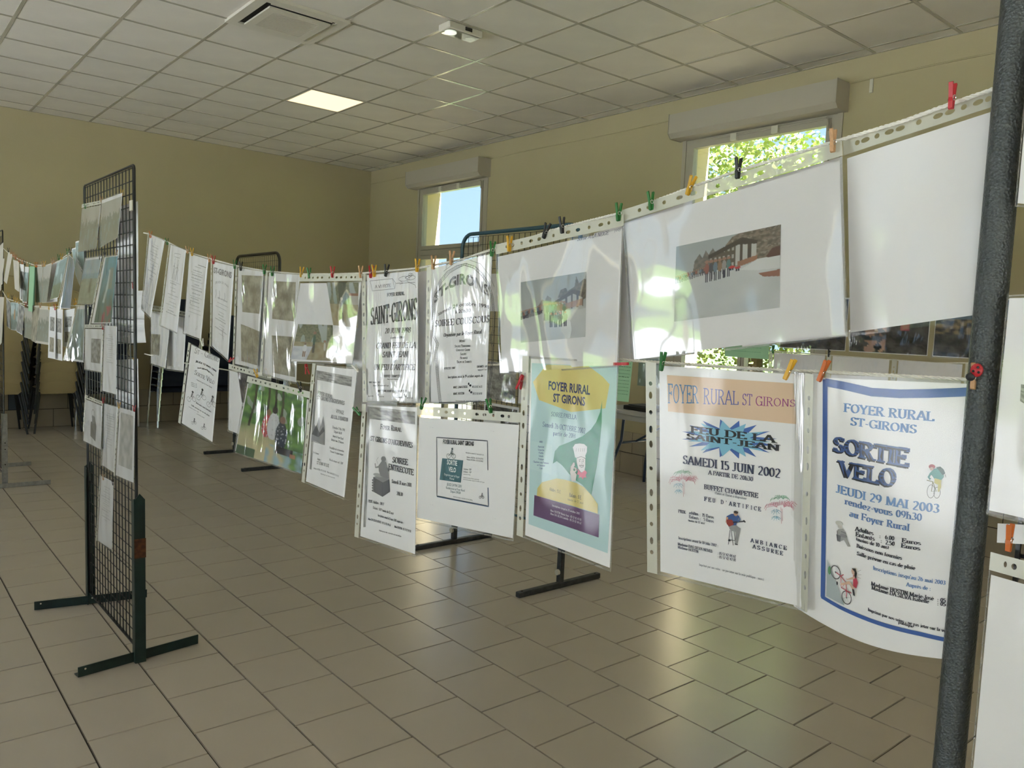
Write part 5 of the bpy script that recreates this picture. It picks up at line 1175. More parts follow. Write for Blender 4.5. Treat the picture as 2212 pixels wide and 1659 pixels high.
# girl on a tipping bicycle
s.poly([(118, 1090), (113, 1285), (208, 1335)], (.42, .48, .50)); s.ell((130, 1150), 8, 22, (.10, .30, .14))
for cx, cy in ((162, 1160), (220, 1293)): s.ell((cx, cy), 24, 34, (.10, .09, .10), ring=1.1); s.ell((cx, cy), 4, 5, GY)
for i in range(6): s.line([(220, 1293), (220+22*math.cos(i), 1293+30*math.sin(i))], .2, GY)
s.line([(165, 1160), (190, 1180), (205, 1172)], 1.1, (.5, .05, .09)); s.line([(190, 1180), (218, 1215), (220, 1290)], 1.1, (.5, .05, .09)); s.line([(190, 1180), (192, 1240), (218, 1215)], 1.0, (.5, .05, .09)); s.line([(192, 1240), (245, 1270)], 1, (.5, .05, .09))
s.poly([(255, 1170), (270, 1180), (280, 1215), (272, 1245), (255, 1235)], (.50, .05, .09)); s.poly([(258, 1150), (248, 1165), (262, 1180), (225, 1195), (218, 1190), (222, 1200), (262, 1195), (268, 1180)], (.66, .44, .34)); s.poly([(262, 1240), (235, 1205), (190, 1218), (188, 1228), (235, 1222), (258, 1262)], (.66, .44, .34)); s.ell((258, 1155), 12, 14, (.68, .46, .36)); s.poly([(248, 1138), (268, 1140), (276, 1165), (270, 1195), (262, 1178), (264, 1158)], (.015, .012, .012)); s.poly([(250, 1245), (262, 1250), (266, 1285), (256, 1280)], K); s.ell((172, 1217), 4, 10, K)
for q in ((280, 1155, 298, 1148), (284, 1172, 300, 1172), (280, 1185, 297, 1192)): s.line([q[:2], q[2:]], .3, GY)
s.done()
s = Sheet('narrow clear punched margin lapping over the edge of the starburst poster', [(970, 122), (1085, 140), (1045, 1610), (965, 1560)], crop=cF, X=XS-.008, wob=.002, W=38, H=305, strip='R', paper=False, film_m=M_CRISP, edges=False, cat='document sleeve'); s.done()

# ------------------------------------------------------------------ sleeves on the near panel at the right
s = Sheet('white page with a small grey photograph right of the thick grey post', [(2181, 592), (2560, 575), (2510, 1200), (2131, 1112)], orient='L', strip='T', X=.868, solve=False, W=305, wob=.003, film_m=M_CALM, holes=False)
s.photo([(2206, 830), (2400, 850), (2400, 1000), (2204, 866)], ph_grey, seed=3); s.done()
s = Sheet('white page hung lowest on the panel of the thick grey post', [(2141, 1190), (2520, 1290), (2470, 1900), (2095, 1690)], orient='L', strip='T', X=.866, solve=False, W=305, wob=.003, film_m=M_CALM); s.done()
s = Sheet('corner of a white page high on the panel of the thick grey post', [(2228, 60), (2560, 10), (2530, 470), (2193, 447)], orient='L', strip=None, X=.866, solve=False, W=280, wob=.003, film_m=M_CALM); s.done()
Sheet('strip of white page between the two sleeves right of the thick post', [(2152, 1127), (2400, 1140), (2400, 1192), (2150, 1176)], orient='L', strip=None, X=.886, solve=False, W=280, H=60, film=False, cat='paper', name='hanging_page').done()

# ------------------------------------------------------------------ sleeves on the black grid panel at the left
q1 = (150, 340, 3.19); q2 = (0, 840, 2.513); XP = PX-.012
def onpanel(label, px, crop, orient='P', strip='L', art=None, **k):
    X_ = XP
    for _ in range(4): P_ = atX(crop[0]+(px[0][0]+px[1][0])/2/crop[2], crop[1]+px[0][1]/crop[2], X_); X_ = leanX(P_.y, P_.z)-.016
    s = Sheet(label, px, orient=orient, strip=strip, crop=crop, X=X_+k.pop('dx', 0), wob=.004, **k)
    if art: art(s)
    return s.done()
on = 'on the black grid panel'
onpanel('sleeve with a misty forest photograph, top left '+on, [(88, 322), (224, 294), (186, 634), (60, 656)], q1, 'L', 'T', lambda s: s.photo((6, 24, 299, 230), ph_forest, px=False, seed=1), W=305)
onpanel('curling sleeve with a misty forest photograph, top right '+on, [(222, 290), (368, 238), (336, 556), (200, 632)], q1, 'L', None, lambda s: s.photo((8, 20, 297, 230), ph_forest, px=False, seed=5), dx=-.01)
onpanel('sleeve with a photograph of a distant shore, second row '+on, [(110, 692), (226, 676), (164, 1016), (52, 1016)], q1, 'L', None, lambda s: s.photo((6, 14, 299, 230), ph_sea, px=False, seed=1))
onpanel('upright sleeve with a blue and red underwater-looking photograph '+on, [(232, 682), (336, 668), (292, 1150), (135, 1152)], q1, 'P', 'L', lambda s: s.photo((52, 8, 230, 296), ph_diver, px=False), dx=-.006, film_m=M_CRISP)
onpanel('white page with a small grey photograph, third row '+on, [(108, 1150), (235, 1150), (224, 1487), (102, 1465)], q1, 'L', 'T', lambda s: s.photo((120, 70, 270, 190), ph_grey, px=False, seed=2), dx=.004)
def art_notice(sd): return lambda s: notice(s, 40, 14, sd, col=(.45, .45, .46))
onpanel('white text notice in an upright sleeve, third row '+on, [(233, 1150), (330, 1160), (323, 1642), (216, 1612)], q1, 'P', 'L', art_notice(31))
def art_pot(s):
    s.ell((150, 80), 26, 22, (.2, .2, .2), px=False, ring=3); s.poly([(115, 120), (200, 112), (215, 130), (210, 205), (120, 190)], (.22, .22, .21), px=False); s.poly([(135, 85), (185, 90), (205, 120), (140, 125)], (.3, .3, .29), px=False)
onpanel('white page with a grey pot drawing, fourth row '+on, [(465, 30), (558, 68), (548, 336), (452, 285)], q2, 'L', 'T', art_pot)
onpanel('faint white notice, middle of the fourth row '+on, [(557, 73), (642, 97), (620, 462), (548, 415)], q2, 'P', 'L', art_notice(33), dx=.003)
onpanel('white page with a tall faded grey photograph, fourth row '+on, [(641, 93), (735, 122), (727, 517), (618, 470)], q2, 'P', 'L', lambda s: s.photo((48, 22, 212, 250), lambda a, b, sd: mixc((.42, .42, .40), (.62, .61, .58), .5+nz(a*5, b*7, 2)+.3*nz(a*20, b*20)), px=False), dx=-.003)
onpanel('narrow white notice hung alone, lowest '+on, [(543, 464), (618, 502), (609, 882), (521, 822)], q2, 'P', 'L', art_notice(35))
# pages seen through the wires from behind
for lb, q in (('white page behind the wires, topmost on the far side of the black grid panel', [(250, 446), (299, 432), (300, 600), (248, 606)]), ('white page behind the wires, second on the far side of the black grid panel', [(228, 585), (300, 580), (300, 740), (228, 742)]),
              ('white page behind the wires, third on the far side of the black grid panel', [(250, 628), (312, 626), (314, 742), (250, 745)]), ('white page behind the wires, lowest on the far side of the black grid panel', [(248, 776), (299, 773), (302, 925), (250, 905)]),
              ('white page hanging out past the right edge of the black grid panel', [(292, 640), (306, 640), (316, 742), (300, 742)])):
    Sheet(lb, q, orient='P', strip=None, X=PX+.02, wob=.003, solve=False, film=False, cat='paper', name='hanging_page').done()

# ------------------------------------------------------------------ rope of sleeves further left, beyond the black panel
k1 = (0, 520, 10.37); k2 = (0, 640, 5.185)
far = 'sleeves on the rope at the far left'
def farsheet(label, px, crop, art=None, strip=None, dx=0, X=.885, pm=None, fm=None):
    s = Sheet(label, px, orient='P', strip=strip, crop=crop, X=X+dx, wob=.006, group=far, edges=False, far=True, pap_m=pm, film=fm is not None, film_m=fm)
    if art: art(s)
    return s.done()
M_LGREEN = mat('green_paper', (.33, .58, .36), .6); M_DGREEN = mat('dark_green_paper', (.06, .22, .12), .6); M_CREAM = mat('cream_paper', (.66, .62, .55), .6)
full = (8, 8, 227, 297)
ph = lambda fn, sd, box=full: (lambda s: s.photo(box, fn, px=False, nx=16, ny=22, seed=sd))
fw_ = 'on the far rope, upper row, '
farsheet('cream page '+fw_+'against the far panel', [(185, 235), (285, 305), (152, 985), (78, 905)], k1, pm=M_CREAM)
farsheet('cream page '+fw_+'second from the far panel', [(290, 415), (425, 455), (432, 1165), (330, 1090)], k1, lambda s: notice(s, 20, 8, 41), pm=M_CREAM)
farsheet('grey-striped page '+fw_+'left of the green pages', [(438, 508), (535, 525), (560, 1385), (440, 1335)], k1, ph(ph_grey, 1, (60, 60, 225, 290)))
farsheet('grey photograph '+fw_+'touching the green pages', [(552, 570), (652, 575), (600, 1410), (495, 1400)], k1, ph(ph_teal, 2, (20, 50, 225, 290)), dx=.01)
farsheet('dark green page '+fw_+'behind the pale green page', [(720, 560), (806, 560), (775, 1600), (705, 1590)], k1, pm=M_DGREEN, dx=.02)
farsheet('pale green page '+fw_+'the only bright green one', [(662, 558), (784, 565), (725, 1612), (626, 1585)], k1, pm=M_LGREEN, dx=-.01)
farsheet('faded forest photograph '+fw_+'just right of the green page', [(800, 565), (965, 560), (940, 1405), (797, 1390)], k1, ph(ph_forest, 1), pm=M_CREAM)
farsheet('faded forest photograph '+fw_+'second right of the green page', [(965, 562), (1165, 515), (1045, 1400), (938, 1405)], k1, ph(ph_forest, 3), pm=M_CREAM)
farsheet('lilac-shaded page '+fw_+'behind the white-edged olive photograph', [(1160, 505), (1310, 430), (1290, 1380), (1040, 1400)], k1, dx=.03)
farsheet('white-edged olive photograph '+fw_+'left of the punched strip', [(1280, 478), (1535, 325), (1312, 1282), (1113, 1345)], k1, ph(ph_teal, 4), dx=-.01)
farsheet('blue-grey photograph with a bold punched strip '+fw_, [(1528, 270), (1690, 420), (1580, 1545), (1300, 1535)], k1, lambda s: s.photo((40, 8, 230, 296), lambda a, b, sd: mixc((.17, .24, .27), (.34, .38, .45), a+.3*nz(a*3, b*4)), px=False, nx=14, ny=20), strip='L', dx=-.03, fm=M_SLEEVE)
farsheet('teal photograph '+fw_+'half hidden by the black grid panel', [(1600, 175), (1760, 120), (1850, 1200), (1690, 760)], k1, ph(ph_teal, 1, (16, 16, 219, 289)), dx=-.02)
farsheet('dark framed teal photograph '+fw_+'nearest the black grid panel', [(1688, 15), (1900, -60), (1880, 1320), (1690, 720)], k1, ph(ph_teal, 6, (16, 16, 219, 289)), dx=-.04)
lw_ = 'on the far rope, lower row, '
farsheet('grey page '+lw_+'against the far panel', [(70, 20), (122, 70), (112, 372), (76, 338)], k2, ph(ph_grey, 2))
farsheet('page with an orange smudge '+lw_+'second from the far panel', [(120, 62), (215, 72), (188, 392), (120, 378)], k2, lambda s: (s.photo(full, ph_teal, px=False, nx=12, ny=16, seed=9), s.ell((120, 130), 22, 60, (.55, .33, .16), px=False)))
farsheet('grey photograph '+lw_+'third from the far panel', [(212, 70), (278, 112), (248, 442), (184, 402)], k2, ph(ph_grey, 4, (10, 10, 225, 290)))
farsheet('cream page '+lw_+'below the green page', [(272, 122), (368, 136), (356, 492), (268, 462)], k2, ph(ph_forest, 7), pm=M_CREAM)
farsheet('cream page '+lw_+'left of the wide faded page', [(360, 104), (452, 118), (398, 528), (348, 500)], k2, ph(ph_old, 8), pm=M_CREAM)
farsheet('wide faded page '+lw_+'below the forest photographs', [(448, 112), (552, 118), (546, 552), (388, 528)], k2, ph(ph_forest, 9, (8, 24, 227, 280)), pm=M_CREAM)
def two(s): s.photo((45, 60, 190, 140), ph_grey, px=False, nx=8, ny=8, seed=1); s.photo((45, 178, 190, 262), ph_old, px=False, nx=8, ny=8, seed=6)
farsheet('page with two small photographs '+lw_+'left of its twin', [(553, 108), (628, 126), (620, 714), (535, 698)], k2, two)
farsheet('page with two small photographs '+lw_+'right of its twin', [(628, 124), (706, 140), (700, 734), (618, 716)], k2, two, dx=.005)
farsheet('bent page with two photographs '+lw_+'under the punched strip', [(716, 150), (842, 128), (792, 580), (708, 570)], k2, two, dx=.02)
farsheet('shiny cyan-tinted photograph '+lw_+'next to the black grid panel', [(862, 105), (955, 100), (938, 752), (706, 716)], k2, ph(ph_teal, 3, (30, 20, 225, 290)), strip='L', dx=-.02, fm=M_CRISP)
# sheets on the far left panel
for lb, q in (('pale page high on the far-left galvanised-foot panel', [(-30, 130), (78, 20), (60, 980), (-30, 1050)]), ('pale page low on the far-left galvanised-foot panel', [(-20, 1240), (96, 1250), (40, 2300), (-20, 2380)]), ('pale page in the middle of the far-left galvanised-foot panel', [(-60, 400), (108, 385), (20, 1120), (-60, 1180)])):
    s = Sheet(lb, q, crop=k1, X=.875, strip=None, solve=False, film=False, pap_m=M_CREAM, edges=False); s.done()

# ------------------------------------------------------------------ second row of the exhibition (x = 3)
def row2(label, y1, y0, z1, z0, X=3.0, art=None, pm=None, strip=None, orient='L', W=None, Hh=None, film=True, fm=None, dx=0):
    s = Sheet.__new__(Sheet); s.crop = (0, 0, 1); s.W, s.H = W or (y1-y0)*1000, Hh or (z1-z0)*1000; s.strip = strip
    TL, TR, BR, BL = Vector((X, y1, z1)), Vector((X, y0, z1)), Vector((X+dx, y0, z0)), Vector((X+dx, y1, z0)); s.q = (TL, TR, BR, BL)
    s.bow = .012; s.sag = 0; s.wob = .005; s.seed = y1*3; s.n = Vector((-1, 0, 0)); s.root = thing('hanging_sleeve', label, 'document sleeve', tuple((TL+TR)/2)); s.layer = .0005; s.ink = MB()
    x0, y0_, x1, y1_ = 4, 4, s.W-4, s.H-5
    if strip == 'L': x0 = 23
    if strip == 'T': y0_ = 23
    s.pr = (x0, y0_, x1, y1_); part(s.grid(x0, y0_, x1, y1_, 20, 20, 0, 0), 'paper', pm or M_PAPER, s.root, True); s.filmpars = (fm or M_SLEEVE, False, True, film)
    if art: art(s)
    return s.done()
for i, (ya, yb, lb) in enumerate(((1.83, 1.535, 'dark photograph in a sleeve, second row, left of the orange-railed one'), (1.528, 1.225, 'dark photograph with pink railings in a sleeve, second row, below the blank page'), (1.215, .91, 'photograph of a town under a dark blue sky, second row, against the thick post'))):
    row2(lb, ya, yb, 1.615, 1.398, art=(lambda i: lambda s: s.photo((6, 8, s.W-6, s.H-8), ph_dark, px=False, seed=i))(i), film=True)
for i, (ya, yb) in enumerate(((2.13, 1.872), (1.868, 1.612), (1.608, 1.355), (1.35, 1.10), (1.095, .85))):
    if i == 0: continue
    row2('white punched page, lower second row, %s' % ('', 'nearest the green page', 'under the dark photographs at the left', 'under the photograph with pink railings', 'under the town photograph')[i], ya, yb, 1.385, 1.08, strip='L', orient='P', W=235, Hh=305, X=2.99)
row2('green page with faint lines of text, second row in front of the right window', 2.09, 1.862, 1.60, 1.345, pm=M_LGREEN, X=2.985, film=False, art=lambda s: [s.words(40, 170+i*18, 190, 3, (.15, .35, .2), seed=i) for i in range(4)])
row2('green notice with lines of text, second row, showing between the paella and starburst posters', 2.74, 2.60, 1.388, 1.085, pm=M_LGREEN, X=2.97, film=False, dx=-.02, art=lambda s: [s.words(10, 110+i*17, 128, 5 if i in (1, 4) else 3, (.06, .16, .09), seed=i) for i in range(10)])
row2('grey photograph sleeve, second row, behind the green notice', 2.60, 2.44, 1.388, 1.17, art=lambda s: s.photo((4, 4, s.W-4, s.H-4), ph_teal, px=False, seed=3))
for i, (ya, yb, lb) in enumerate(((2.42, 2.27, 'clear sleeve, second row, left in front of the right window'), (2.26, 2.11, 'clear sleeve, second row, next to the green page'))):
    s = row2(lb, ya, yb, 1.60, 1.385, film=True)
row2('grey crowd photograph on the blue-green panel, seen below the first snow photograph', 3.84, 3.50, 1.22, .985, art=lambda s: s.photo((4, 6, s.W-4, s.H-6), ph_grey, px=False, seed=7, nx=70, ny=50), X=2.975)
row2('page with small dark prints on the blue-green panel, low beside the framed leaflet', 3.80, 3.46, .97, .74, art=lambda s: (s.photo((20, 20, s.W-20, 90), ph_dark, px=False, seed=1), s.photo((180, 100, s.W-6, 200), ph_dark, px=False, seed=3)), X=2.975)
for i, (ya, yb, za) in enumerate(((3.48, 3.12, 1.22), (4.08, 3.86, 1.75), (3.80, 3.50, 1.75), (3.46, 3.14, 1.75))): row2('white page on the blue-green panel, %s' % ('right of the crowd photograph', 'top left', 'top middle', 'top right')[i], ya, yb, za, za-.235, X=2.975)
for i, (ya, yb) in enumerate(((7.9, 7.62), (7.58, 7.3), (7.26, 6.98))): row2('grey page on the brown-framed panel, %s' % ('left', 'middle', 'right')[i], ya, yb, 1.79, 1.5, X=2.97, art=lambda s: s.photo((10, 10, s.W-10, s.H-10), ph_grey, px=False, nx=12, ny=10, seed=3))

# ------------------------------------------------------------------ ropes
def rope(label, pts, r=.0024, loc=None):
    # three strands laid round each other
    P = [Vector(p) for p in pts]; t = thing('twisted_rope', label, 'rope', tuple(P[0]))
    L = 0; sm = [P[0]]
    for a, b in zip(P, P[1:]):
        n_ = max(1, int((b-a).length/.0045))
        for k in range(1, n_+1): sm.append(a.lerp(b, k/n_))
    for s3 in range(3):
        pp = []
        for i, p in enumerate(sm):
            d = (sm[min(i+1, len(sm)-1)]-sm[max(i-1, 0)]).normalized(); e = d.cross(Vector((1, 0, 0))).normalized(); f_ = d.cross(e); an = i*.0045/.018*2*PI+s3*2*PI/3
            pp.append(p+(e*math.cos(an)+f_*math.sin(an))*r*.52)
        part(MB().tube(pp, r*.55, 5), 'strand', M_ROPE, t, True)
    return t
UP_ROPE = [(320, 505), (357, 520), (403, 544), (451, 558), (510, 574), (575, 586), (650, 592), (718, 592), (785, 590), (905, 579), (1000, 560), (1070, 536), (1100, 531), (1190, 498), (1268, 478), (1350, 458), (1404, 438), (1500, 402), (1596, 368), (1700, 338), (1796, 308), (1826, 299), (1950, 262), (2060, 222), (2165, 186)]
rp = [Vector((XS+.004, PY0-.004, 1.748))]+[atX(x, y, XS+.007) for x, y in UP_ROPE]
rope('white twisted rope carrying the upper line of sleeves, tied to the thick grey post', rp)
rp2 = [Vector((XS+.012, PY0, 1.27)), Vector((XS+.06, 3.1, 1.255)), Vector((XS+.07, 2.0, 1.27)), Vector((XS+.05, 1.3, 1.365))]+[atX(x, y, XS+.012) for x, y in ((1300, 776), (1345, 777), (1430, 783), (1700, 801), (1776, 803), (2100, 821))]+[Vector((XS+.006, .30, 1.412))]
rope('white twisted rope carrying the lower line of posters, tied to the thick grey post', rp2)
def thinrope(label, pts): t = thing('thin_rope', label, 'rope', tuple(pts[0])); part(MB().tube(pts, .0025, 6), 'cord', M_ROPE, t, True)
thinrope('white cord of the far-left upper row', [Vector((.89, 7.17, 1.86))]+[atX(x, y, .888) for x, y in ((22, 550), (40, 560), (75, 573), (100, 573), (125, 565), (150, 547))]+[Vector((.885, PY1+.004, 1.80))])
thinrope('white cord of the far-left lower row', [Vector((.89, 7.17, 1.53))]+[atX(x, y, .888) for x, y in ((15, 645), (60, 660), (110, 663), (160, 660))]+[Vector((.885, PY1+.004, 1.45))])
for lb, za in (('upper', 1.618), ('lower', 1.39)):
    thinrope('white cord of the %s second row, right part' % lb, [Vector((3.004, 3.06, za+.06)), Vector((3.004, 2.4, za)), Vector((3.004, 1.2, za-.01)), Vector((3.004, .262, za+.05))])
# ------------------------------------------------------------------ mini clothes pegs
PM = {}
def peg_meshes():
    def lever(sx):
        # side profile in the x-z plane: jaw at the bottom, grip splayed at the top
        pr = [(sx*.0004, -.011), (sx*.0026, -.010), (sx*.0034, -.003), (sx*.0032, .001), (sx*.0060, .0155), (sx*.0044, .0165), (sx*.0012, .001), (sx*.0008, -.003)]
        if sx < 0: pr = pr[::-1]
        return MB().prism(pr, 'y', -.0021, .0021)
    sp = MB(); pts = [(.0034*math.cos(a)*1.0, -.0026+.0018*k/30, .0008+.0026*math.sin(a)) for k in range(31) for a in (k*PI/5,)]
    sp.tube([(p[0]*.8, p[1], p[2]) for p in pts], .0005, 5); sp.tube([(-.0034, .0024, -.002), (-.001, .0026, .0008), (.0034, .0024, -.002)], .0005, 5)
    return lever(1), lever(-1), sp
lvA, lvB, spr = peg_meshes()
def peg(x, y, col, label, X=XS-.004, ang=0, group=None, yaw=0, P=None, sc=1.0):
    P = P or atX(x, y, X); t = thing('clothes_peg', label, 'clothes peg', tuple(P), group); t['_o'] = [0, 0, 0]
    if col not in PM:
        a = lvA.build('lever', PEG[col]); b_ = lvB.build('lever', PEG[col]); PM[col] = (a.data, b_.data); bpy.data.objects.remove(a); bpy.data.objects.remove(b_)
    if 'spring' not in PM: c = spr.build('spring', M_CHROME, None, True); PM['spring'] = c.data; bpy.data.objects.remove(c)
    for nm, me in (('lever', PM[col][0]), ('lever', PM[col][1]), ('spring', PM['spring'])):
        o = bpy.data.objects.new(nm, me); C.objects.link(o); o.parent = t
    t.rotation_euler = (math.radians(ang), 0, math.radians(yaw)); t.scale = (sc,)*3; return t
U = 'peg on the upper front rope, '
for x, y, c, lb, an in ((325, 508, 'orange', 'dark orange mini '+U+'first at the left end', 0), (361, 523, 'green', 'green mini '+U+'tilted between the first two notices', -25), (405, 541, 'wood', 'plain wooden mini '+U+'right of the second notice', -15), (415, 546, 'yellow', 'yellow mini '+U+'left corner of the third notice', 0),
    (452, 559, 'wood', 'plain wooden mini '+U+'left of the ST-GIRONS notice', -8), (461, 563, 'red', 'red mini '+U+'on the corner of the ST-GIRONS notice', 0), (507, 573, 'green', 'green mini '+U+'right corner of the ST-GIRONS notice', 8), (520, 577, 'black', 'black mini '+U+'on the left glossy sleeve', 0),
    (571, 584, 'green', 'green mini '+U+'between the glossy sleeves, at the left', 4), (588, 588, 'green', 'green mini '+U+'between the glossy sleeves, at the right', 4), (651, 590, 'yellow', 'yellow mini '+U+'crossing a green one', 16), (668, 592, 'green', 'green mini '+U+'beside the crossing yellow one', -10),
    (718, 590, 'red', 'red mini '+U+'above the fir tree photographs', 0), (779, 590, 'wood', 'plain wooden mini '+U+'left of a red-yellow pair', 0), (801, 590, 'red', 'red mini '+U+'paired with a yellow one', 4), (808, 588, 'yellow', 'yellow mini '+U+'paired with a red one', -4), (834, 587, 'black', 'black mini '+U+'above the aeroplane drawing', 10),
    (901, 576, 'yellow', 'yellow mini '+U+'right corner of the aeroplane poster', 2), (936, 570, 'wood', 'plain wooden mini '+U+'left of the arch poster', 0), (975, 560, 'wood', 'plain wooden mini '+U+'above the arch', 4), (1063, 541, 'green', 'green mini '+U+'right corner of the arch poster', 5), (1100, 530, 'yellow', 'yellow mini '+U+'left on the first snow photograph', 0),
    (1178, 502, 'black', 'black mini '+U+'low above the first snow photograph', 25), (1214, 490, 'black', 'black mini '+U+'upright above the first snow photograph', -6), (1336, 462, 'green', 'green mini '+U+'right end of the first snow photograph', -2), (1406, 438, 'green', 'green mini '+U+'left of the large snow photograph', -8),
    (1490, 405, 'yellow', 'yellow mini '+U+'half hidden left of the right window', 22), (1594, 368, 'black', 'black mini '+U+'in front of the right window', 0), (1799, 309, 'wood', 'plain wooden mini '+U+'right of the large snow photograph', -3), (2056, 213, 'red', 'red mini '+U+'on the blank page', 0)):
    peg(x, y, c, lb, X=XS-.005, ang=an, yaw=random.uniform(-8, 8))
# ladybird peg and others on the lower line
Lw = 'peg on the lower front line, '
for x, y, c, lb, an in ((437, 741, 'white', 'pale mini '+Lw+'holding the three-cyclist poster', -30), (498, 778, 'red', 'red mini '+Lw+'left of the picnic photograph', 60), (554, 808, 'yellow', 'yellow mini '+Lw+'on the picnic photograph', -30), (648, 838, 'black', 'black mini '+Lw+'right corner of the picnic photograph', -25), (662, 795, 'red', 'red mini '+Lw+'on the trip poster', 155),
    (770, 797, 'white', 'white mini '+Lw+'right corner of the trip poster', -60), (773, 890, 'green', 'green mini '+Lw+'left edge of the ENTRECOTE poster', -55), (912, 874, 'green', 'green mini '+Lw+'between ENTRECOTE poster and leaflet', 25), (1058, 880, 'green', 'green mini '+Lw+'right on the leaflet page', -20), (1125, 822, 'red', 'red mini '+Lw+'left edge of the paella poster', -160),
    (1346, 786, 'red', 'red mini '+Lw+'lying sideways on the paella poster corner', -95), (1430, 785, 'green', 'green mini '+Lw+'left corner of the starburst poster', 6), (1703, 803, 'yellow', 'yellow mini '+Lw+'right corner of the starburst poster', 22), (1776, 806, 'orange', 'orange mini '+Lw+'left corner of the blue-bordered poster', 20)):
    peg(x, y, c, lb, X=XS-.010, ang=an, yaw=random.uniform(-8, 8))
peg(2180, 1168, 'orange', 'orange mini peg on the low page at the right edge', X=.862)
t = peg(2104, 818, 'wood', 'ladybird-topped wooden mini peg beside the thick grey post', X=XS-.012)
P = atX(2102, 812, XS-.02); bug = MB()
def blob(mb, c, rx, ry, rz, n=10):
    vs = []; fs = []
    for j in range(1, n//2+1):
        a = PI*j/(n//2+1)
        for i in range(n): vs.append((c[0]+rx*math.sin(a)*math.cos(2*PI*i/n), c[1]+ry*math.sin(a)*math.sin(2*PI*i/n), c[2]+rz*math.cos(a)))
    m_ = n//2
    for j in range(m_-1):
        for i in range(n): fs.append((j*n+i, (j+1)*n+i, (j+1)*n+(i+1) % n, j*n+(i+1) % n))
    vs += [(c[0], c[1], c[2]+rz), (c[0], c[1], c[2]-rz)]
    for i in range(n): fs.append((m_*n, i, (i+1) % n)); fs.append((m_*n+1, (m_-1)*n+(i+1) % n, (m_-1)*n+i))
    return mb.add(vs, fs)
t['_o'] = list(t.location)
part(blob(MB(), (P.x, P.y-.003, P.z+.006), .004, .006, .007), 'ladybird_wing', PEG['red'], t, True); part(blob(MB(), (P.x-.001, P.y+.002, P.z-.001), .004, .0045, .0045), 'ladybird_head', PEG['black'], t, True)
for q in ((-.0035, -.005, .009), (-.0038, -.001, .005), (-.0035, -.006, .004)): part(blob(MB(), (P.x+q[0], P.y+q[1], P.z+q[2]), .001, .0014, .0014, 8), 'ladybird_spot', PEG['black'], t)
# pegs on the black panel
for x, y, c, lb in ((184, 446, 'green', 'dark mini peg at the top left page of the black grid panel'), (219, 432, 'wood', 'wooden mini peg between the two forest photographs'), (263, 418, 'yellow', 'pale mini peg at the top right corner of the curling forest photograph'), (216, 556, 'black', 'black mini peg above the shore photograph'), (226, 552, 'black', 'black mini peg above the punched strip on the black grid panel'), (251, 548, 'wood', 'pale mini peg right of the underwater-looking photograph'), (222, 707, 'red', 'red mini peg between the third-row pages on the black grid panel'), (288, 618, 'red', 'red mini peg at the right side of the black grid panel'),
    (192, 855, 'black', 'grey mini peg above the pot drawing'), (223, 866, 'red', 'red mini peg in the fourth row of the black grid panel'), (257, 877, 'yellow', 'yellow-green mini peg in the fourth row of the black grid panel'), (290, 884, 'red', 'dark red mini peg at the right end of the fourth row'), (223, 1032, 'wood', 'mini peg at the left of the lowest notice'), (244, 1043, 'black', 'mini peg at the right of the lowest notice'), (291, 781, 'yellow', 'yellow mini peg on a page behind the wires')):
    P_ = atX(x, y, PX-.03); peg(x, y, c, lb, X=leanX(P_.y, P_.z)-(.018 if x < 286 or y > 880 else -.006), ang=random.uniform(-12, 12))
gp = 'tiny pegs on the far-left rope'; rr = random.Random(5)
nth = 'first second third fourth fifth sixth seventh eighth ninth tenth eleventh twelfth thirteenth fourteenth fifteenth sixteenth seventeenth eighteenth nineteenth twentieth'.split()
for i, (x, y) in enumerate(((18, 541), (23, 545), (28, 550), (31, 553), (34, 556), (41, 562), (48, 566), (53, 569), (59, 571), (64, 573), (76, 573), (79, 573), (92, 572), (96, 571), (113, 566), (117, 563), (127, 557), (133, 555), (146, 545), (152, 543))):
    c_ = rr.choice(('wood', 'yellow', 'wood', 'green', 'black', 'orange')); peg(x, y, c_, 'tiny %s clothes peg, %s from the far panel on the upper far rope' % (c_.replace('wood', 'wooden'), nth[i]), X=.882, group=gp, sc=1.25)
for i, (x, y) in enumerate(((18, 638), (26, 643), (31, 647), (36, 649), (41, 652), (56, 658), (87, 660), (106, 664), (119, 665), (122, 663), (161, 654), (165, 652))):
    c_ = rr.choice(('yellow', 'yellow', 'wood', 'red', 'black')); peg(x, y, c_, 'tiny %s clothes peg, %s from the far panel on the lower far rope' % (c_.replace('wood', 'wooden'), nth[i]), X=.882, group=gp+', lower', sc=1.25)
for y, c, lb in ((2.40, 'wood', 'leftmost'), (2.28, 'green', 'second from the left'), (2.12, 'wood', 'just left of the green page'), (1.98, 'yellow', 'above the green page'), (1.85, 'green', 'right of the green page'), (1.60, 'black', 'nearest the dark photographs')):
    peg(0, 0, c, 'small peg on the lower second-row cord, %s' % lb, P=Vector((2.99, y, 1.39)), sc=1.3)

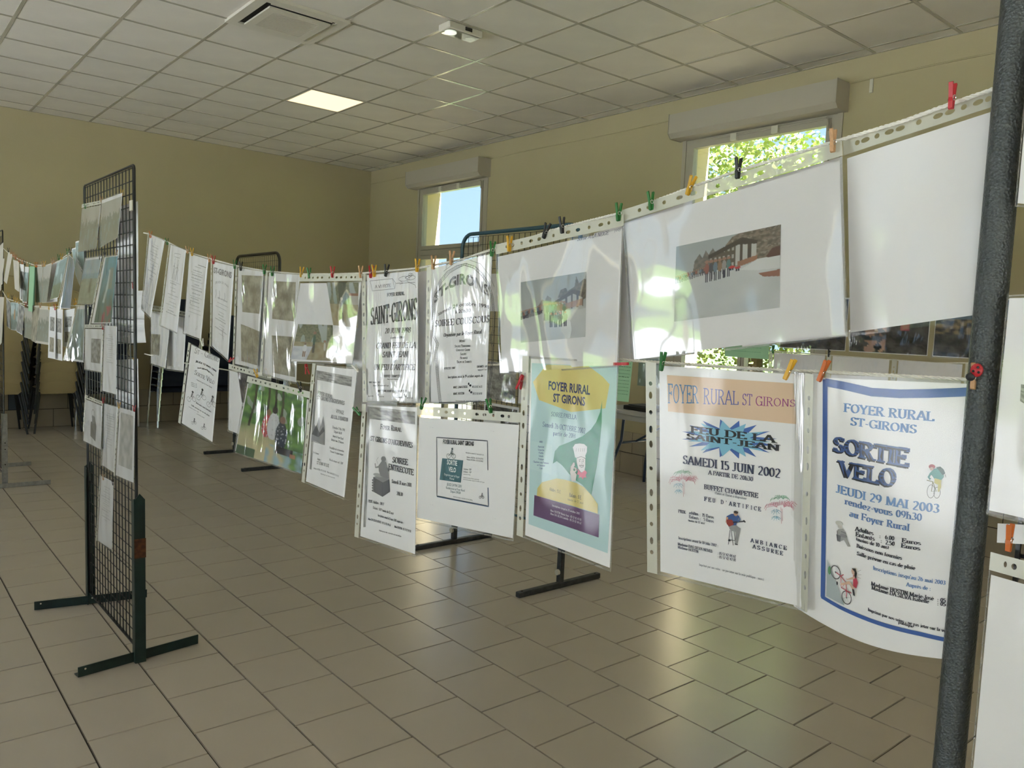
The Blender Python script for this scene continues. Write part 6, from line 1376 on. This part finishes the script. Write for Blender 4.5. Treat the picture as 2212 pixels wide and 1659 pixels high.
# ------------------------------------------------------------------ chairs stacked along the back wall
def beige_chair():
    t = thing('stacking_chair', 'x', 'chair', (0, 0, 0))
    prof = [(.42, .470), (.40, .455), (.30, .448), (.18, .438), (.09, .428), (.055, .430), (.032, .442), (.018, .465), (.008, .50), (.0, .56), (-.008, .64), (-.016, .71), (-.024, .765), (-.030, .795), (-.034, .815)]
    hws = [.19, .20, .20, .195, .17, .12, .155, .182, .198, .207, .208, .203, .188, .165, .12]
    nx_ = 12; sh = MB()
    def P(i, j, off=0):
        y, z = prof[j]; u_ = (i/nx_)*2-1
        hw = hws[j]
        lift = .05*abs(u_)**2.5 if j < 3 else (.085*abs(u_)**2.5 if j < 6 else 0)
        back = -.022*abs(u_)**2.5 if j > 7 else 0
        return (u_*hw, y+(-back)+off, z+lift+(.012*u_*u_*(-1) if j == len(prof)-1 else 0))
    n_ = len(prof)
    for off in (0, -.006):
        pass
    vs = [P(i, j) for j in range(n_) for i in range(nx_+1)]; vs2 = []
    for j in range(n_):
        for i in range(nx_+1):
            x, y, z = P(i, j); vs2.append((x, y-(.005 if j > 5 else 0), z-(.005 if j <= 6 else 0)))
    fs = [(j*(nx_+1)+i, j*(nx_+1)+i+1, (j+1)*(nx_+1)+i+1, (j+1)*(nx_+1)+i) for j in range(n_-1) for i in range(nx_)]; N = len(vs)
    fs2 = [tuple(k+N for k in f[::-1]) for f in fs]; ed = []
    ring = [i for i in range(nx_+1)]+[(j*(nx_+1)+nx_) for j in range(1, n_)]+[(n_-1)*(nx_+1)+i for i in range(nx_-1, -1, -1)]+[j*(nx_+1) for j in range(n_-2, 0, -1)]
    for a, b in zip(ring, ring[1:]+ring[:1]): ed.append((a, b, b+N, a+N))
    sh.add(vs+vs2, fs+fs2+ed); part(sh, 'shell', M_BEIGE, t, True)
    rim = MB().tube([P(i, j, -.006) for i, j in [(0, j) for j in range(7, n_)]+[(i, n_-1) for i in range(1, nx_)]+[(nx_, j) for j in range(n_-1, 6, -1)]], .006, 6); part(rim, 'rim', M_BEIGE, t, True)
    slot = MB(); pts = [(-.03+.045*math.cos(a), 0, .765+.016*math.sin(a)) for a in [2*PI*k/16 for k in range(16)]]
    slot.add([(x, -.0215, z) for x, _, z in pts]+[(x, -.027, z) for x, _, z in pts], [tuple(range(15, -1, -1)), tuple(range(16, 32))]+[(k, (k+1) % 16, 16+(k+1) % 16, 16+k) for k in range(16)]); part(slot, 'hand_slot', M_SLIT, t)
    part(MB().tube([(x*1.2-.0, -.027, z) for x, _, z in [(-.025+.052*math.cos(a), 0, .765+.021*math.sin(a)) for a in [2*PI*k/16 for k in range(16)]]], .003, 5, closed=True), 'slot_rim', M_BEIGE, t, True)
    for sx in (-1, 1):
        part(MB().tube([(sx*.17, .06, .425), (sx*.235, -.03, 0)], .011, 8), 'leg', M_LEG if sx < 0 else M_LEG, t, True)
        part(MB().tube([(sx*.17, .34, .435), (sx*.225, .42, 0)], .011, 8), 'leg', M_LEG, t, True)
        part(MB().tube([(sx*.17, .06, .425), (sx*.17, .34, .437)], .009, 6), 'seat_rail', M_LEG, t, True)
    return t
def navy_chair():
    t = thing('stacking_chair', 'x', 'chair', (0, 0, 0))
    bk = MB(); pts = []
    for k in range(9): a = PI-k*PI/16; pts.append((-.13+.08*math.cos(a), .80+.08*math.sin(a)))
    for k in range(9): a = PI/2-k*PI/16; pts.append((.13+.08*math.cos(a), .80+.08*math.sin(a)))
    pts += [(.21, .50), (-.21, .50)]; bk.prism(pts[::-1], 'y', -.0095, .0095); part(bk, 'backrest', M_NAVY, t)
    part(MB().cbox((-.22, .012, .42), (.22, .43, .475), .012), 'seat', M_NAVY, t)
    for sx in (-1, 1):
        part(MB().tube([(sx*.225, .38, .43), (sx*.235, .40, 0)], .011, 8), 'leg', M_CHROME, t, True)
        part(MB().tube([(sx*.215, .022, .82), (sx*.222, .03, .44), (sx*.238, -.04, 0)], .011, 8), 'leg', M_CHROME, t, True)
        part(MB().tube([(sx*.225, .03, .415), (sx*.225, .38, .415)], .009, 6), 'seat_rail', M_CHROME, t, True)
    return t
def dup(root, loc, rz, label, group):
    r = root.copy(); C.objects.link(r); r.location = loc; r.rotation_euler = (0, 0, rz); r['label'] = label; r['group'] = group
    for ch in root.children:
        c = ch.copy(); C.objects.link(c); c.parent = r
    return r
A_ = beige_chair(); B_c = navy_chair(); usedA = usedB = False
ordn = ['lowest', 'second from the bottom', 'third from the bottom', 'fourth from the bottom', 'fifth from the bottom', 'sixth from the bottom', 'seventh from the bottom', 'eighth from the bottom', 'ninth from the bottom', 'tenth from the bottom']
for sx_, n_, dz, nm in ((1.225, 9, .113, 'left'), (1.76, 8, .113, 'right')):
    for k in range(n_):
        lb = 'beige plastic chair, %s in the %s beige stack' % (ordn[k], nm); gr = 'stacked beige chairs by the back wall'; lc = (sx_+.004*math.sin(k*2), 9.99-.02*k, dz*k)
        if not usedA: A_.location = lc; A_['label'] = lb; A_['group'] = gr; usedA = True; A0 = A_
        else: dup(A0, lc, 0, lb, gr)
for sx_, n_, dz, nm in ((2.25, 8, .085, 'leftmost dark stack'), (3.05, 9, .085, 'tallest dark stack'), (3.62, 7, .085, 'stack right of the tallest'), (4.20, 7, .085, 'stack nearest the brown panel')):
    for k in range(n_):
        lb = 'dark navy padded chair, %s in the %s' % (ordn[k], nm); gr = 'stacked dark chairs by the back wall'; lc = (sx_, 10.0-.022*k, dz*k)
        if not usedB: B_c.location = lc; B_c['label'] = lb; B_c['group'] = gr; usedB = True; B0 = B_c
        else: dup(B0, lc, 0, lb, gr)

# ------------------------------------------------------------------ folding table by the right wall
t = thing('folding_table', 'long grey folding table with bent navy legs along the right wall', 'table', (5.5, 4.0, 0))
part(MB().cbox((5.13, 3.08, .70), (5.86, 4.93, .74), .008), 'table_top', M_TABLE, t)
part(MB().box((5.15, 3.12, .655), (5.165, 4.88, .70)), 'side_rail', M_TABLE, t); part(MB().box((5.82, 3.12, .655), (5.835, 4.88, .70)), 'side_rail', M_TABLE, t)
for y, s_ in ((4.72, 1), (3.3, -1)):
    for xa in (5.30, 5.68): part(MB().tube([(xa, y, .70), (xa, y+.02*s_, .44), (xa+(.06 if xa > 5.5 else -.06), y+.10*s_, .16), (xa+(.08 if xa > 5.5 else -.08), y+.12*s_, .0)], .014, 10), 'leg', M_NAVYM, t, True)
    part(MB().tube([(5.30, y+.02*s_, .42), (5.68, y+.02*s_, .42)], .011, 8), 'cross_bar', M_NAVYM, t, True)
    part(MB().tube([(5.49, y+.02*s_, .42), (5.49, y-.42*s_, .67)], .010, 8), 'strut', M_NAVYM, t, True)
for (xa, ya, zz, m_, lb, nm, ct, sz) in ((5.2, 4.35, .745, M_SLIT, 'black tray lying on the folding table', 'tray', 'tray', (.25, .3, .03)), (5.55, 4.0, .745, M_PAPER, 'stack of white papers on the folding table', 'paper_stack', 'paper', (.21, .3, .025))):
    q = thing(nm, lb, ct, (xa+sz[0]/2, ya+sz[1]/2, zz-.004)); part(MB().cbox((xa, ya, zz-.004), (xa+sz[0], ya+sz[1], zz+sz[2]), .003), 'base' if nm == 'tray' else 'sheet_block', m_, q)
    if nm == 'tray': part(MB().cbox((xa+.03, ya+.03, zz+sz[2]), (xa+sz[0]-.03, ya+sz[1]-.03, zz+sz[2]+.01), .002), 'inner_lid', M_DGREY, q)
print('objects', len(bpy.data.objects), 'polys', sum(len(m.polygons) for m in bpy.data.meshes))
for o in bpy.data.objects:
    if '_o' in o: del o['_o']
